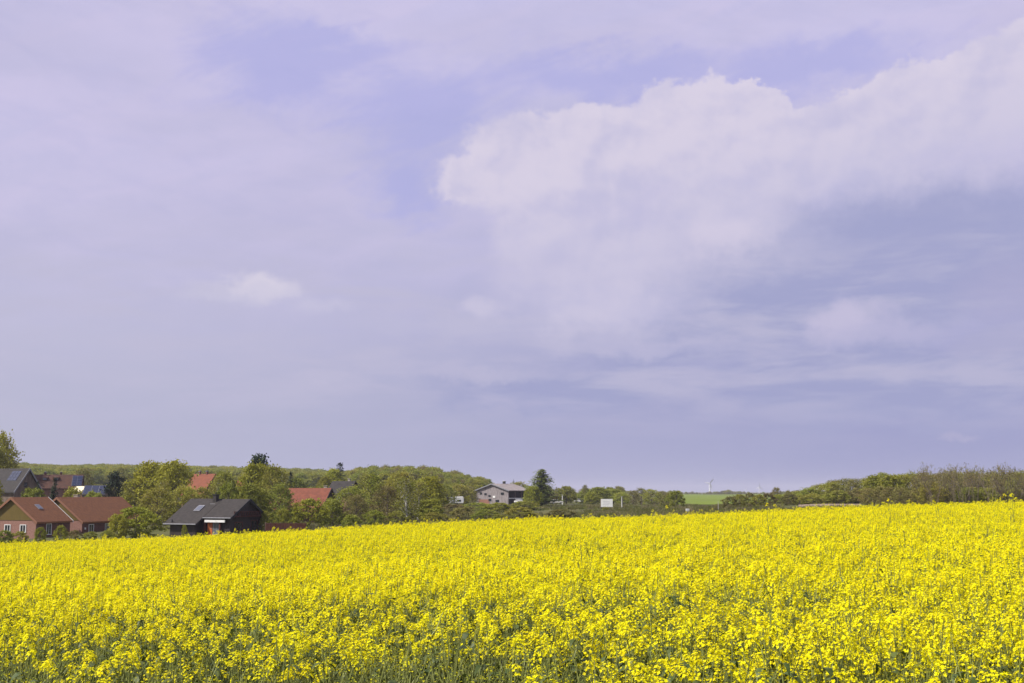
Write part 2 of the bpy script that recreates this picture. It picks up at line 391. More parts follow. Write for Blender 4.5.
# ------------------------------------------------------------------ scatter helper: ONE object whose geometry nodes spread unlinked variants
def scatter(name, pts, rots, scls, idxs, variants, label, cat, group=None):
    me = bpy.data.meshes.new(name); me.from_pydata(pts, [], [])
    for nm, ty, vals in (('rot', 'FLOAT_VECTOR', rots), ('scl', 'FLOAT_VECTOR', scls), ('idx', 'INT', idxs)):
        at_ = me.attributes.new(nm, ty, 'POINT')
        if ty == 'INT': at_.data.foreach_set('value', idxs)
        else: at_.data.foreach_set('vector', [c for v in vals for c in v])
    o = bpy.data.objects.new(name, me); COL.objects.link(o)
    vc = bpy.data.collections.new(name + '_variants')
    for k, md in enumerate(variants):
        vc.objects.link(bpy.data.objects.new('%s_variant_%02d' % (name, k), md))
    ng = bpy.data.node_groups.new(name + '_scatter', 'GeometryNodeTree')
    ng.interface.new_socket('Geometry', in_out='INPUT', socket_type='NodeSocketGeometry')
    ng.interface.new_socket('Geometry', in_out='OUTPUT', socket_type='NodeSocketGeometry')
    N = ng.nodes.new; L = ng.links.new
    gi = N('NodeGroupInput'); go = N('NodeGroupOutput'); ip = N('GeometryNodeInstanceOnPoints'); ci = N('GeometryNodeCollectionInfo')
    ci.inputs['Collection'].default_value = vc; ci.inputs['Separate Children'].default_value = True; ci.inputs['Reset Children'].default_value = True
    ip.inputs['Pick Instance'].default_value = True
    def attr(nm, ty):
        a = N('GeometryNodeInputNamedAttribute'); a.data_type = ty; a.inputs['Name'].default_value = nm; return a.outputs[0]
    e = N('FunctionNodeEulerToRotation'); L(attr('rot', 'FLOAT_VECTOR'), e.inputs[0])
    L(gi.outputs[0], ip.inputs['Points']); L(ci.outputs[0], ip.inputs['Instance']); L(attr('idx', 'INT'), ip.inputs['Instance Index'])
    L(e.outputs[0], ip.inputs['Rotation']); L(attr('scl', 'FLOAT_VECTOR'), ip.inputs['Scale']); L(ip.outputs[0], go.inputs[0])
    md = o.modifiers.new('scatter', 'NODES'); md.node_group = ng
    tag(o, label, cat, group, 'stuff'); return o

# ------------------------------------------------------------------ rapeseed plants
def perp(d, rg):
    a = Vector((rg.gauss(0, 1), rg.gauss(0, 1), rg.gauss(0, 1))); a -= d * a.dot(d); return a.normalized()
def flower(mb, c, nrm, rg, s):
    u = perp(nrm, rg); w = nrm.cross(u)
    mb.cur = 1
    for a in (0, 1, 2, 3):
        t = a * math.pi / 2 + rg.uniform(-.2, .2); d = u * math.cos(t) + w * math.sin(t); e = nrm.cross(d)
        k = s * rg.uniform(.85, 1.15); cup = nrm * (k * rg.uniform(.05, .5))
        mb.add([c, c + d * k * .55 + e * k * .42 + cup * .5, c + d * k + cup, c + d * k * .55 - e * k * .42 + cup * .5], [(0, 1, 2, 3)])
def raceme(mb, tip, d, rg, n, s=.0092, ln=.05):
    for k in range(n):
        t = (k + rg.random()) / n
        r = (.007 + .026 * min(1, t * 2.2)) * rg.uniform(.7, 1.15)
        p = perp(d, rg); c = tip - d * (t ** 1.3 * ln) + p * r + d * (.010 * (1 - t))
        flower(mb, c, (p * (.4 + t * .6) + d * (1.0 - .5 * t) + Vector((0, 0, .25))).normalized(), rg, s * rg.uniform(.85, 1.15))
        if k % 3 == 0:
            mb.cur = 0; b = tip - d * (t ** 1.3 * ln + .012); q = perp(d, rg) * .0008
            mb.add([b - q, b + q, c], [(0, 1, 2)])
    mb.cur = 3
    for k in range(3):
        p = perp(d, rg) * .004; c = tip + d * .004 + p; a = .0035
        mb.add([c + d * .006, c + Vector((a, 0, 0)), c + Vector((0, a, 0)), c - Vector((a, 0, 0)), c - Vector((0, a, 0))], [(0, 1, 2), (0, 2, 3), (0, 3, 4), (0, 4, 1)])
    mb.cur = 0          # young pods under the flowers
    for k in range(7):
        b = tip - d * (ln + .01 + .014 * k); p = perp(d, rg); e = b + p * .028 + d * .03; q = d.cross(p) * .0016
        mb.add([b - q, b + q, e], [(0, 1, 2)])
def leaf(mb, b, dirh, rg, L, W):
    mb.cur = 2; up = Vector((0, 0, 1)); side = dirh.cross(up).normalized(); pts = []
    rise = rg.uniform(.3, 1.1); tw = rg.uniform(-.5, .5)
    for k, wf in enumerate((.25, .9, 1.0, .6, 0.05)):
        t = k / 4; c = b + dirh * (L * t) + up * (L * (rise * t - (rise + .35) * t * t))
        sd_ = (side * math.cos(tw) + up * math.sin(tw) * (.4 + t)); pts += [c - sd_ * W * wf * .5, c + sd_ * W * wf * .5]
    mb.add(pts, [(2 * k, 2 * k + 1, 2 * k + 3, 2 * k + 2) for k in range(4)])
def rape(seed, h=1.15, nb=6, nfl=16, leaves=9, spread=1.0, mbs=None, fscale=1.0, low=.45):
    rg = random.Random(seed); mb = mbs[0] if mbs else MB(); hd = lambda: mb if not mbs else (mbs[1].append(MB()) or mbs[1][-1])
    lean = Vector((rg.uniform(-.09, .09), rg.uniform(-.09, .09), 0))
    P = lambda t: Vector((lean.x * t * t * h, lean.y * t * t * h, t * h))
    mb.cur = 0; mb.tube([P(0), P(.4), P(.75), P(.985)], [.0075, .006, .0042, .002], 4, False)
    raceme(hd(), P(1), Vector((lean.x * .5, lean.y * .5, 1)).normalized(), rg, nfl + 3, .0092 * fscale)
    for k in range(nb):
        t0 = rg.uniform(low, .85); a = k * 2.4 + rg.uniform(-.4, .4); dh = Vector((math.cos(a), math.sin(a), 0))
        b = P(t0); rise = min((rg.uniform(.80, 1.0) - t0) * h, .5); rise = max(rise, .10); out_ = rise * rg.uniform(.25, .55) * spread
        m1 = b + dh * out_ * .55 + Vector((0, 0, rise * .42)); e = b + dh * out_ + Vector((0, 0, rise))
        mb.cur = 0; mb.tube([b, m1, e], [.0038, .003, .0016], 3, False)
        raceme(hd(), e, (e - m1).normalized(), rg, int(nfl * rg.uniform(.6, 1.05)), .009 * fscale, rg.uniform(.03, .055))
    for k in range(leaves):
        t0 = rg.uniform(.12, .86); a = rg.uniform(0, 6.28); L = (.20 - .13 * t0) * rg.uniform(.7, 1.2)
        leaf(mb, P(t0), Vector((math.cos(a), math.sin(a), 0)), rg, L, L * rg.uniform(.28, .42))
    return mb
RM = [M['stem'], M['petal'], M['leaf'], M['bud']]
full = [rape(100 + k, nb=7, nfl=20, leaves=8, fscale=1.0).data('rape_full', RM) for k in range(6)]
thin = [rape(200 + k, nb=3, nfl=22, leaves=15, low=.3, fscale=1.05).data('rape_thin', RM) for k in range(4)]
green = [rape(300 + k, nb=7, nfl=1, leaves=18, low=.3, fscale=.6, spread=1.3).data('rape_green', RM) for k in range(4)]
NEAR = full + thin + green
rg = random.Random(5)
from mathutils import noise as mn
pts, rots, scls, idx = [], [], [], []
y = 2.6
while y < 53.5:
    s = .18 if y < 9 else (.19 if y < 20 else .235)
    lim = y * .43 + 5
    x = -lim
    while x < lim:
        px, py = x + rg.uniform(-.5, .5) * s, y + rg.uniform(-.5, .5) * s
        x += s
        nz = 1.2 * mn.noise(Vector((px * .3, py * .3, 3))) + .5 * mn.noise(Vector((px * 1.3, py * 1.3, 9)))
        edge = min(1.2, max(0, 1 - (py - 5.0) / 12.0))
        fullness = .85 + (.45 + .6 * min(edge, 1)) * nz - 1.42 * edge ** 1.5 + .6 * px / max(py, 1)
        q = fullness + rg.uniform(-.22, .22)
        if q > .30: k = rg.randrange(6)
        elif q > -.02: k = 6 + rg.randrange(4)
        else: k = 10 + rg.randrange(4)
        hs = (1 + rg.gauss(0, .045 + .05 * min(edge, 1)) + .07 * mn.noise(Vector((px * .5, py * .5, 0)))) * (.93 if k > 9 else 1)
        if rg.random() < .05: hs *= rg.uniform(1.05, 1.14)
        pts.append((px, py, terrain(px, py) - .02)); rots.append((rg.gauss(0, .11), rg.gauss(0, .11), rg.uniform(0, 6.28)))
        w = 1.15 if py > 12 else 1.0
        scls.append((w, w, hs)); idx.append(k)
    y += s
print('plants', len(pts))
scatter('rapeseed_crop', pts, rots, scls, idx, NEAR, 'dense yellow flowering rapeseed field with green stems showing along the near edge', 'rapeseed')

# single stalks that rise above the crest
def stalk(px, py, D, seed, label, nb=2):
    p = at(px, py, D); z0 = terrain(p.x, p.y); h = p.z - z0
    e = empty('rapeseed_stalk', (p.x, p.y, z0)); tag(e, label, 'rapeseed stalk', 'tall stalks above the crest')
    st, fl = MB(), []; rape(seed, h=h, nb=nb, nfl=20, leaves=5, mbs=(st, fl), low=.72, fscale=1.25, spread=.7)
    st.build('stem', RM, e, fix=False); [f_.build('flower_head', RM, e, fix=False) for f_ in fl]
stalk(1013, 494, 21, 11, 'tallest double headed rapeseed stalk rising above the field at the far right edge', 3)
stalk(768, 503.5, 23, 12, 'lone yellow stalk rising in front of the dark hedge below the small bare trees', 2)
stalk(892, 499, 28, 13, 'yellow stalk poking above the crest before the middle of the wood', 1)
stalk(940, 500.5, 28, 14, 'short yellow stalk above the crest between the two stalks before the wood', 1)
stalk(661, 505.5, 34, 15, 'yellow stalk above the crest just left of the round green bush', 1)
stalk(654, 510, 34, 16, 'low leaning yellow stalk next to the stalk by the round bush', 2)
# ------------------------------------------------------------------ trees: tapered trunk with limbs, crown of leaf clumps on twigs
def deciduous(seed, H=10, base=.22, rx=.38, clumps=34, twigs=7, leaves=9, ls=.20, top=1.0, droop=0.0, lean=.05, dens=1.0, upright=.5):
    """returns (trunk MB, crown MB); H in metres, rx crown radius / H"""
    rg = random.Random(seed); tb, cb = MB(), MB()
    L = Vector((rg.uniform(-lean, lean), rg.uniform(-lean, lean), 0)) * H
    P = lambda t: Vector((L.x * t * t + .012 * H * math.sin(t * 7 + seed), L.y * t * t, t * H))
    tb.tube([P(0) - Vector((0, 0, .4)), P(.12), P(.35), P(.6), P(.86)], [H * .022, H * .017, H * .013, H * .008, H * .002], 6)
    lob = [rg.uniform(.72, 1.12) for _ in range(9)]
    for k in range(clumps):
        a = k * 2.39996 + rg.uniform(-.5, .5); u = (k + .5) / clumps
        zz = base + (1 - base) * (u ** .85); zr = (zz - base) / (1 - base)
        prof = (math.sin(math.pi * min(1, zr * .82 + .16)) ** .6) * lob[int(a / 6.2832 * 9) % 9]
        r = rx * H * prof * math.sqrt(rg.uniform(.25, 1.0))
        c = P(min(zz, 1)) + Vector((math.cos(a) * r, math.sin(a) * r, rg.uniform(-.03, .02) * H))
        c.z = min(c.z, H * .965)
        b = P(max(.12, min(.84, (zz - .16 - .35 * r / H)))); mid = b.lerp(c, .5) + Vector((0, 0, -.02 * H))
        tb.tube([b, mid, c], [H * .006, H * .004, H * .0015], 3, False)
        for q in range(twigs):
            d = Vector((rg.gauss(0, 1), rg.gauss(0, 1), rg.gauss(upright - droop, .7))).normalized()
            tl = H * rg.uniform(.06, .125); e = c + d * tl
            e.z = min(e.z, H * top * 1.01)
            n_ = d.cross(Vector((.3, .5, .1))).normalized() * H * .0012
            tb.add([c - n_, c + n_, e], [(0, 1, 2)])
            for w in range(int(leaves * dens)):
                p = c + d * tl * rg.uniform(.15, 1.1) + Vector((rg.gauss(0, 1), rg.gauss(0, 1), rg.gauss(0, .8))) * H * .032
                p.z -= droop * H * .04 * rg.random()
                s = ls * rg.uniform(.55, 1.25) * .5
                n = Vector((rg.gauss(0, 1), rg.gauss(0, 1), rg.gauss(.6, .8))).normalized(); x_ = perp(n, rg); y_ = n.cross(x_)
                cb.add([p + x_ * s, p + y_ * s * .75, p - x_ * s, p - y_ * s * .75], [(0, 1, 2, 3)])
    return tb, cb
def conifer(seed, H=10, rx=.2, ls=.22, rows=26, gap=.0, ragged=.25, base=.08, ex=.85):
    rg = random.Random(seed); tb, cb = MB(), MB()
    tb.tube([(0, 0, -.4), (0, 0, .3 * H), (0, 0, .7 * H), (0, 0, .995 * H)], [H * .02, H * .014, H * .007, H * .001], 6)
    for i in range(rows):
        t = base + (1 - base) * (i / rows); r = rx * H * (1 - t) ** ex + .012 * H
        for k in range(max(4, int(9 - 5 * t))):
            a = rg.uniform(0, 6.28); rr = r * rg.uniform(1 - ragged * 1.6, 1 + ragged)
            if rg.random() < gap: continue
            d = Vector((math.cos(a), math.sin(a), 0)); b = Vector((0, 0, t * H)); e = b + d * rr + Vector((0, 0, rr * rg.uniform(-.15, .3)))
            tb.tube([b, e], [H * .003, H * .001], 3, False)
            n = max(4, int(rr / (ls * .28)))
            for w in range(n):
                f = (w + rg.random()) / n; p = b.lerp(e, f) + Vector((rg.gauss(0, .3), rg.gauss(0, .3), rg.gauss(-.15, .2))) * ls
                s = ls * rg.uniform(.5, 1.1) * (1.1 - .5 * f); side = Vector((-d.y, d.x, 0)) * s * rg.uniform(.5, 1.0)
                dn = Vector((0, 0, -s * rg.uniform(.1, .6)))
                cb.add([p, p + side + dn, p + d * s * .8 + Vector((0, 0, rg.uniform(-.3, .3) * s)), p - side + dn], [(0, 1, 2, 3)])
    return tb, cb
def bare(seed, H=6, stems=5, rx=.3, leaf_n=260, ls=.09):
    """leafless upright shrub or young tree: many thin stems forking, a dusting of buds"""
    rg = random.Random(seed); tb, cb = MB(), MB(); tips = []
    def grow(p, d, l, r, dep):
        e = p + d * l; tb.tube([p, e], [r, r * .6], 3, False)
        if dep == 0: tips.append((p, e)); return
        for _ in range(rg.choice((2, 3))):
            nd = (d + Vector((rg.gauss(0, .34), rg.gauss(0, .34), rg.gauss(.12, .2)))).normalized(); grow(e, nd, l * rg.uniform(.55, .85), r * .6, dep - 1)
    for s in range(stems):
        a = rg.uniform(0, 6.28); q = rx * H * .35 * rg.random()
        grow(Vector((math.cos(a) * q, math.sin(a) * q, -.2)), Vector((math.cos(a) * .22, math.sin(a) * .22, 1)).normalized(), H * rg.uniform(.24, .36), H * .006, 4)
    for k in range(leaf_n):
        a, b = rg.choice(tips); p = a.lerp(b, rg.random()) + Vector((rg.gauss(0, .04), rg.gauss(0, .04), rg.gauss(0, .04))) * H * .3
        n = Vector((rg.gauss(0, 1), rg.gauss(0, 1), rg.gauss(.5, 1))).normalized(); x_ = perp(n, rg) * ls * rg.uniform(.5, 1.2); y_ = n.cross(x_) * .8
        cb.add([p + x_, p + y_, p - x_, p - y_], [(0, 1, 2, 3)])
    m = max(v[2] for v in tb.v); k = H / m
    for q in (tb, cb): q.v = [(v[0] * k, v[1] * k, v[2] * k) for v in q.v]
    return tb, cb
KIND = {}
def kind(key, name, maker, leafm, barkm, H0, W0):
    tb, cb = maker
    print(key, len(cb.f)); KIND[key] = (name, tb.data('trunk', M[barkm]), cb.data('crown', M[leafm]), H0, W0)
for k in range(3):
    kind('round%d' % k, 'broadleaf_tree', deciduous(10 + k, 10, .08, .42, 60, 8, 10, .44), 'lf_green', 'bark', 10, 8)
    kind('lime%d' % k, 'broadleaf_tree', deciduous(20 + k, 10, .06, .38, 60, 8, 10, .40, upright=.8), 'lf_lime', 'bark', 10, 7.2)
    kind('olive%d' % k, 'broadleaf_tree', deciduous(30 + k, 10, .05, .38, 60, 9, 8, .36, upright=.9), 'lf_olive', 'twig', 10, 7.2)
    kind('bud%d' % k, 'budding_tree', deciduous(40 + k, 10, .05, .38, 60, 9, 7, .32, upright=1.1), 'lf_brown', 'twig', 10, 7.2)
    kind('bare%d' % k, 'bare_tree', bare(50 + k), 'lf_brown', 'twig', 6, 3.2)
for k in range(2):
    kind('bush%d' % k, 'bush', deciduous(60 + k, 4, .03, .55, 46, 9, 11, .21, upright=.3, lean=.02), 'lf_lime', 'bark', 4, 4.6)
    kind('gbush%d' % k, 'bush', deciduous(65 + k, 4, .03, .55, 46, 9, 11, .21, upright=.3, lean=.02), 'lf_green', 'bark', 4, 4.6)
    kind('obush%d' % k, 'bush', deciduous(70 + k, 4, .03, .55, 46, 9, 11, .21, upright=.6, lean=.02), 'lf_olive', 'twig', 4, 4.6)
    kind('bbush%d' % k, 'bush', deciduous(75 + k, 4, .03, .55, 46, 9, 11, .21, upright=.8, lean=.02), 'lf_brown', 'twig', 4, 4.6)
    kind('spruce%d' % k, 'spruce', conifer(80 + k, 10, .2, .5, 34), 'lf_dark', 'bark', 10, 4.0)
kind('bigspruce', 'spruce', conifer(90, 10, .36, .75, 44, .04, .3, .10, .6), 'lf_spruce', 'bark', 10, 6.4)
kind('pine', 'pine_tree', deciduous(91, 10, .45, .26, 30, 7, 12, .45, upright=.2), 'lf_dark', 'bark', 10, 5.2)
kind('willow', 'willow_tree', deciduous(92, 12, .10, .34, 80, 8, 11, .36, droop=.7), 'lf_lime', 'bark', 12, 8)
kind('birch', 'birch_tree', deciduous(93, 10, .22, .24, 40, 7, 8, .32, droop=.3), 'lf_olive', 'birch', 10, 4.8)
TRG = random.Random(77)
def tree(key, px, top, D, wpx, label, cat='tree', group=None, sink=0.0, name=None):
    nm, td, cd, H0, W0 = KIND[key]
    x = (px - 512) / F * D; z0 = terrain(x, D) - .1 - sink
    H = zof(top, D) - z0; Wd = wpx / F * D
    if H < .5: print('LOW TREE', label, H); H = .5
    e = empty(name or nm, (x, D, z0), TRG.uniform(0, 6.28)); e.scale = (Wd / W0, Wd / W0, H / H0)
    tag(e, label, cat, group)
    for n2, d in (('trunk', td), ('crown', cd)):
        o = bpy.data.objects.new(n2, d); COL.objects.link(o); o.parent = e
    return e
# ------------------------------------------------------------------ vegetation, left to right
T = tree
T('willow', -1, 433, 345, 42, 'tall pale green willow standing out against the sky at the left edge', sink=.5)
T('lime1', -6, 449, 335, 46, 'lime green tree under the tall willow at the left edge')
T('lime0', -4, 478, 262, 24, 'low lime green tree in front of the grey roof at the left edge')
T('gbush0', 36, 489, 262, 34, 'green bush below the timber gable of the farmhouse', 'bush')
T('spruce0', 58, 476, 262, 21, 'small dark spruce in front of the brown farmhouse roof')
T('spruce1', 41, 480, 285, 9, 'narrow dark conifer beside the timber gable of the farmhouse')
T('obush0', 76, 489, 262, 30, 'olive bush in front of the small cream gable', 'bush')
T('obush1', 97, 493, 262, 34, 'olive bush below the blue solar roof', 'bush')
T('bud0', 87, 470, 400, 26, 'thin pale tree behind the cream gable and the solar roof')
T('pine', 117, 474, 268, 18, 'dark conifer with a pale tip right of the blue solar roof')
T('bud1', 126, 478, 272, 32, 'brownish bare tree between the dark conifer and the big lime trees')
T('bud2', 138, 481, 262, 38, 'brownish budding tree behind the roof of the right bungalow')
T('lime2', 150, 465, 262, 46, 'broad lime green tree, left one of the pair above the round bush')
T('lime0', 175, 464, 258, 42, 'broad lime green tree, right one of the pair left of the orange roof')
T('olive0', 160, 490, 225, 44, 'olive tree behind the left end of the black roof')
T('olive1', 190, 488, 235, 34, 'olive tree behind the skylight of the black roof')
T('birch', 166, 481, 232, 18, 'slim white stemmed birch left of the black roof', name='birch_tree')
T('birch', 220, 476, 262, 16, 'slim pale stemmed birch right of the orange roof', name='birch_tree')
T('olive2', 206, 489, 245, 28, 'low olive tree at the foot of the orange roof')
T('round0', 226, 474, 300, 32, 'green tree right of the orange roof')
T('gbush1', 231, 484, 235, 30, 'bright green bush behind the ridge of the black roof', 'bush')
T('pine', 261, 457.5, 268, 26, 'dark pine top showing above the broad tree right of the black house')
T('lime1', 255, 466, 240, 38, 'broad yellow green tree behind the right gable of the black house')
T('olive1', 274, 468, 236, 34, 'olive green tree between the black house and the red roof')
T('round1', 252, 486, 212, 34, 'green tree directly behind the gable of the black house')
T('olive0', 281, 486, 214, 32, 'olive tree at the left end of the red roof')
T('spruce0', 292, 470, 300, 18, 'dark conifer above the left end of the red roof')
T('gbush0', 286, 509, 200, 20, 'dark bush below the left end of the red roof', 'bush')
T('bush0', 310, 500, 205, 44, 'rounded light green bush in front of the red roof', 'bush')
T('obush1', 274, 514, 190, 18, 'pale twiggy bush right of the black house', 'bush')
T('spruce1', 341, 462, 420, 26, 'pointed dark spruce above the grey slate roof')
T('lime2', 335, 471, 400, 26, 'yellow green tree beside the pointed spruce')
T('lime0', 326, 478, 392, 18, 'small lime green tree behind the right end of the red roof')
T('round2', 334, 501, 215, 32, 'green tree at the right end of the red roof', sink=.2)
T('olive2', 352, 489, 232, 40, 'olive tree in front of the grey slate roof')
T('olive0', 372, 476, 250, 40, 'tall olive tree, leftmost of the thicket in the middle')
T('bud0', 358, 496, 215, 30, 'brownish bush like tree below the slate roof')
T('olive1', 398, 474, 258, 38, 'olive tree in the middle thicket left of the birch stems')
T('bud2', 388, 488, 226, 36, 'brownish twiggy tree low in the middle thicket')
T('round0', 412, 484, 236, 36, 'green tree in the middle thicket around the birch stems')
T('birch', 408, 478, 222, 26, 'white stemmed birch, left one of the two in the middle thicket', name='birch_tree')
T('birch', 419, 482, 226, 22, 'white stemmed birch, right one of the two in the middle thicket', name='birch_tree')
T('lime1', 430, 478, 262, 34, 'yellow green tree at the right side of the middle thicket')
T('olive2', 440, 489, 410, 26, 'olive tree left of the white caravan')
T('round1', 432, 500, 222, 30, 'low green tree at the right foot of the middle thicket')
T('gbush1', 376, 511, 200, 26, 'dark green bush at the foot of the middle thicket', 'bush')
T('gbush0', 352, 515, 196, 24, 'low green bush before the olive tree below the slate roof', 'bush')
T('obush0', 398, 512, 204, 30, 'olive bush at the foot of the left white stemmed birch', 'bush')
T('obush1', 434, 513, 210, 34, 'olive bush above the crest at the right foot of the thicket', 'bush')
T('bush1', 140, 508, 188, 54, 'big rounded lime green bush between the bungalows and the black house', 'bush')
T('bush0', 122, 515, 184, 26, 'small lime bush on the left flank of the big rounded one', 'bush')
T('bush1', 188, 525, 166, 7, 'tiny yellow green shrub under the low eave of the black house', 'bush')
T('bush0', 45, 528, 190, 15, 'small bright green garden bush before the left porch wall', 'bush')
T('bush1', 66, 526, 189, 17, 'bright green garden bush before the pink brick pier', 'bush')
T('obush0', 268, 512, 182, 14, 'pale garden shrub at the right corner of the black house', 'bush')
for i, (px, tp, w) in enumerate(((-6, 529, 24), (10, 531, 24), (26, 532, 22), (80, 531, 18), (96, 532, 18), (112, 531, 18))):
    T(('bbush0', 'gbush1', 'obush1')[i % 3], px, tp, 182 - i % 2 * 2, w, 'garden hedge bush before the bungalows, %s from the left' % ('first', 'second', 'third', 'fourth', 'fifth', 'sixth')[i], 'bush', 'hedge bushes before the bungalows')
# by the barn
T('obush1', 520, 508, 200, 46, 'broad soft olive bush just beyond the yellow crest below the barn', 'bush')
T('obush0', 486, 510, 205, 36, 'olive scrub bush beyond the crest left of the broad soft bush', 'bush')
T('bbush0', 464, 508, 215, 34, 'brown scrub bush beyond the crest below the white caravan', 'bush')
T('bbush1', 560, 510, 205, 34, 'low brownish scrub beyond the crest below the silver car', 'bush')
T('obush1', 462, 490, 400, 20, 'reddish olive bush behind the white caravan', 'bush')
T('bud1', 469, 487, 430, 20, 'budding tree left of the grey barn', 'tree')
T('obush0', 478, 503, 330, 40, 'low olive scrub in front of the red brick corner of the barn', 'bush')
T('bush0', 500, 503, 320, 34, 'low green scrub in front of the barn gable', 'bush')
T('obush1', 524, 501.5, 330, 36, 'low olive scrub in front of the open barn bay', 'bush')
T('bbush0', 455, 505, 300, 40, 'brown scrub below the white caravan', 'bush')
T('bigspruce', 541, 468.5, 400, 34, 'tall broad spruce standing against the sky right of the barn')
T('bush1', 533, 487, 380, 24, 'yellow green bush under the tall broad spruce', 'bush')
T('olive0', 518, 483, 520, 30, 'low green tree behind the barn roof')
T('round2', 566, 487, 480, 22, 'round green tree above the silver car')
T('bbush1', 552, 493, 480, 18, 'brown bush left of the silver car', 'bush')
T('obush0', 580, 495, 500, 16, 'small pale bush above the distant white car', 'bush')
T('bud2', 585, 486, 500, 10, 'slim budding tree behind the distant white car')
T('round0', 597, 488, 470, 28, 'green tree above the left half of the white board')
T('lime2', 590, 493, 455, 16, 'small lime tree left of the white board')
T('round1', 612, 490, 480, 26, 'green tree above the right half of the white board')
T('bush0', 605, 507.3, 300, 9, 'small bright bush under the white board', 'bush')
for i, (px, tp, w, k) in enumerate(((622, 493, 20, 'olive1'), (632, 491, 18, 'bud0'), (640, 489, 20, 'bud2'), (650, 490, 20, 'olive2'), (659, 492, 20, 'bud1'), (668, 493, 16, 'olive0'))):
    T(k, px, tp, 440 + 9 * (i % 3), w, ['olive tree first to the right of the white board', 'twiggy tree second to the right of the white board', 'tallest twiggy tree midway between the board and the round bush',
      'olive tree left of the round bush', 'brown tree touching the left side of the round bush', 'small tree behind the round bush'][i])
T('gbush0', 675, 491, 330, 24, 'round dark green bush beside the open green field', 'bush')
T('bbush1', 664, 496, 335, 18, 'brown bush joined to the left of the round dark green bush', 'bush')
T('bbush0', 716, 505, 260, 8, 'tiny brown weed clump in the grass below the green field', 'bush')
# hedge right of the green field
hg = [(729, 497, 16), (738, 495, 16), (748, 494, 16), (757, 495, 15), (766, 494, 16), (776, 495, 15), (787, 494, 16), (797, 495, 16)]
for i, (px, tp, w) in enumerate(hg):
    T(('bbush0', 'obush0', 'bbush1', 'obush1')[i % 4], px, tp, 280 + 4 * (i % 3), w * 1.25, 'brownish hedge bush right of the green field, %s of the row from the left' % ('first', 'second', 'third', 'fourth', 'fifth', 'sixth', 'seventh', 'eighth')[i], 'bush', 'hedge bushes right of the green field')
T('bud0', 774, 488, 305, 13, 'small bare round tree rising from the hedge right of the green field')
T('bud1', 786, 491, 300, 9, 'smaller bare tree just right of the round one above the hedge')
# the wood on the right: individual trees
rg = random.Random(4)
topline = [(790, 493), (805, 489), (815, 486), (830, 483.5), (850, 479), (870, 476.5), (885, 475), (905, 475), (930, 474), (960, 474), (1000, 474.5), (1060, 473), (1110, 474)]
def tl(x):
    return float(np.interp(x, [a for a, b in topline], [b for a, b in topline]))
ks = ['bud0', 'bud1', 'bud2', 'olive0', 'olive1', 'olive2', 'bud1', 'olive1', 'bud2']
x = 792.0
while x < 1112:
    k = rg.choice(ks) if not 868 < x < 915 else rg.choice(ks[3:6] + ['round0'])
    T(k, x, tl(x) + rg.uniform(-1.2, 2.2), (300 if x < 866 else 262) + rg.uniform(-8, 30), rg.uniform(24, 34), ('brown budding tree' if k[:3] == 'bud' else 'olive leafed tree' if k[:3] == 'oli' else 'bright green tree') + ' in the back rows of the wood on the right', 'tree', 'back trees of the right wood'); x += rg.uniform(6.5, 10)
x = 800.0
while x < 1112:
    k = rg.choice(['bud0', 'bud2', 'bbush0', 'bbush1', 'obush0', 'olive0'])
    b = tl(x); T(k, x, b + (505 - b) * rg.uniform(.3, .5), (288 if x < 866 else 226) + rg.uniform(-8, 10), rg.uniform(20, 30), ('tall brown twiggy tree' if k[:3] == 'bud' else 'olive leafed tree' if k[:3] == 'oli' else 'low olive bush' if k[:3] == 'obu' else 'low brown bush') + ' along the front edge of the right wood', 'tree', 'front trees of the right wood', name='budding_tree'); x += rg.uniform(8, 11)
# bare whips standing above it
for i in range(34):
    x = 920 + i * 4.4 + rg.uniform(-2, 2)
    T('bare%d' % (i % 3), x, rg.uniform(459.5, 469), 215 + rg.uniform(-6, 12), rg.uniform(12, 20), 'leafless young tree whose thin twigs rise above the right wood', 'tree', 'bare trees in the right wood')
for i in range(30):
    x = -20 + i * 16.5 + rg.uniform(-5, 5)
    if 183 < x < 215 or 475 < x < 530: continue
    T(rg.choice(['olive0', 'round1', 'lime2', 'bud1', 'olive2', 'round0']), x, rg.uniform(479, 489), rg.uniform(355, 430), rg.uniform(22, 34), 'tree between the village gardens and the forested ridge', 'tree', 'trees behind the village')
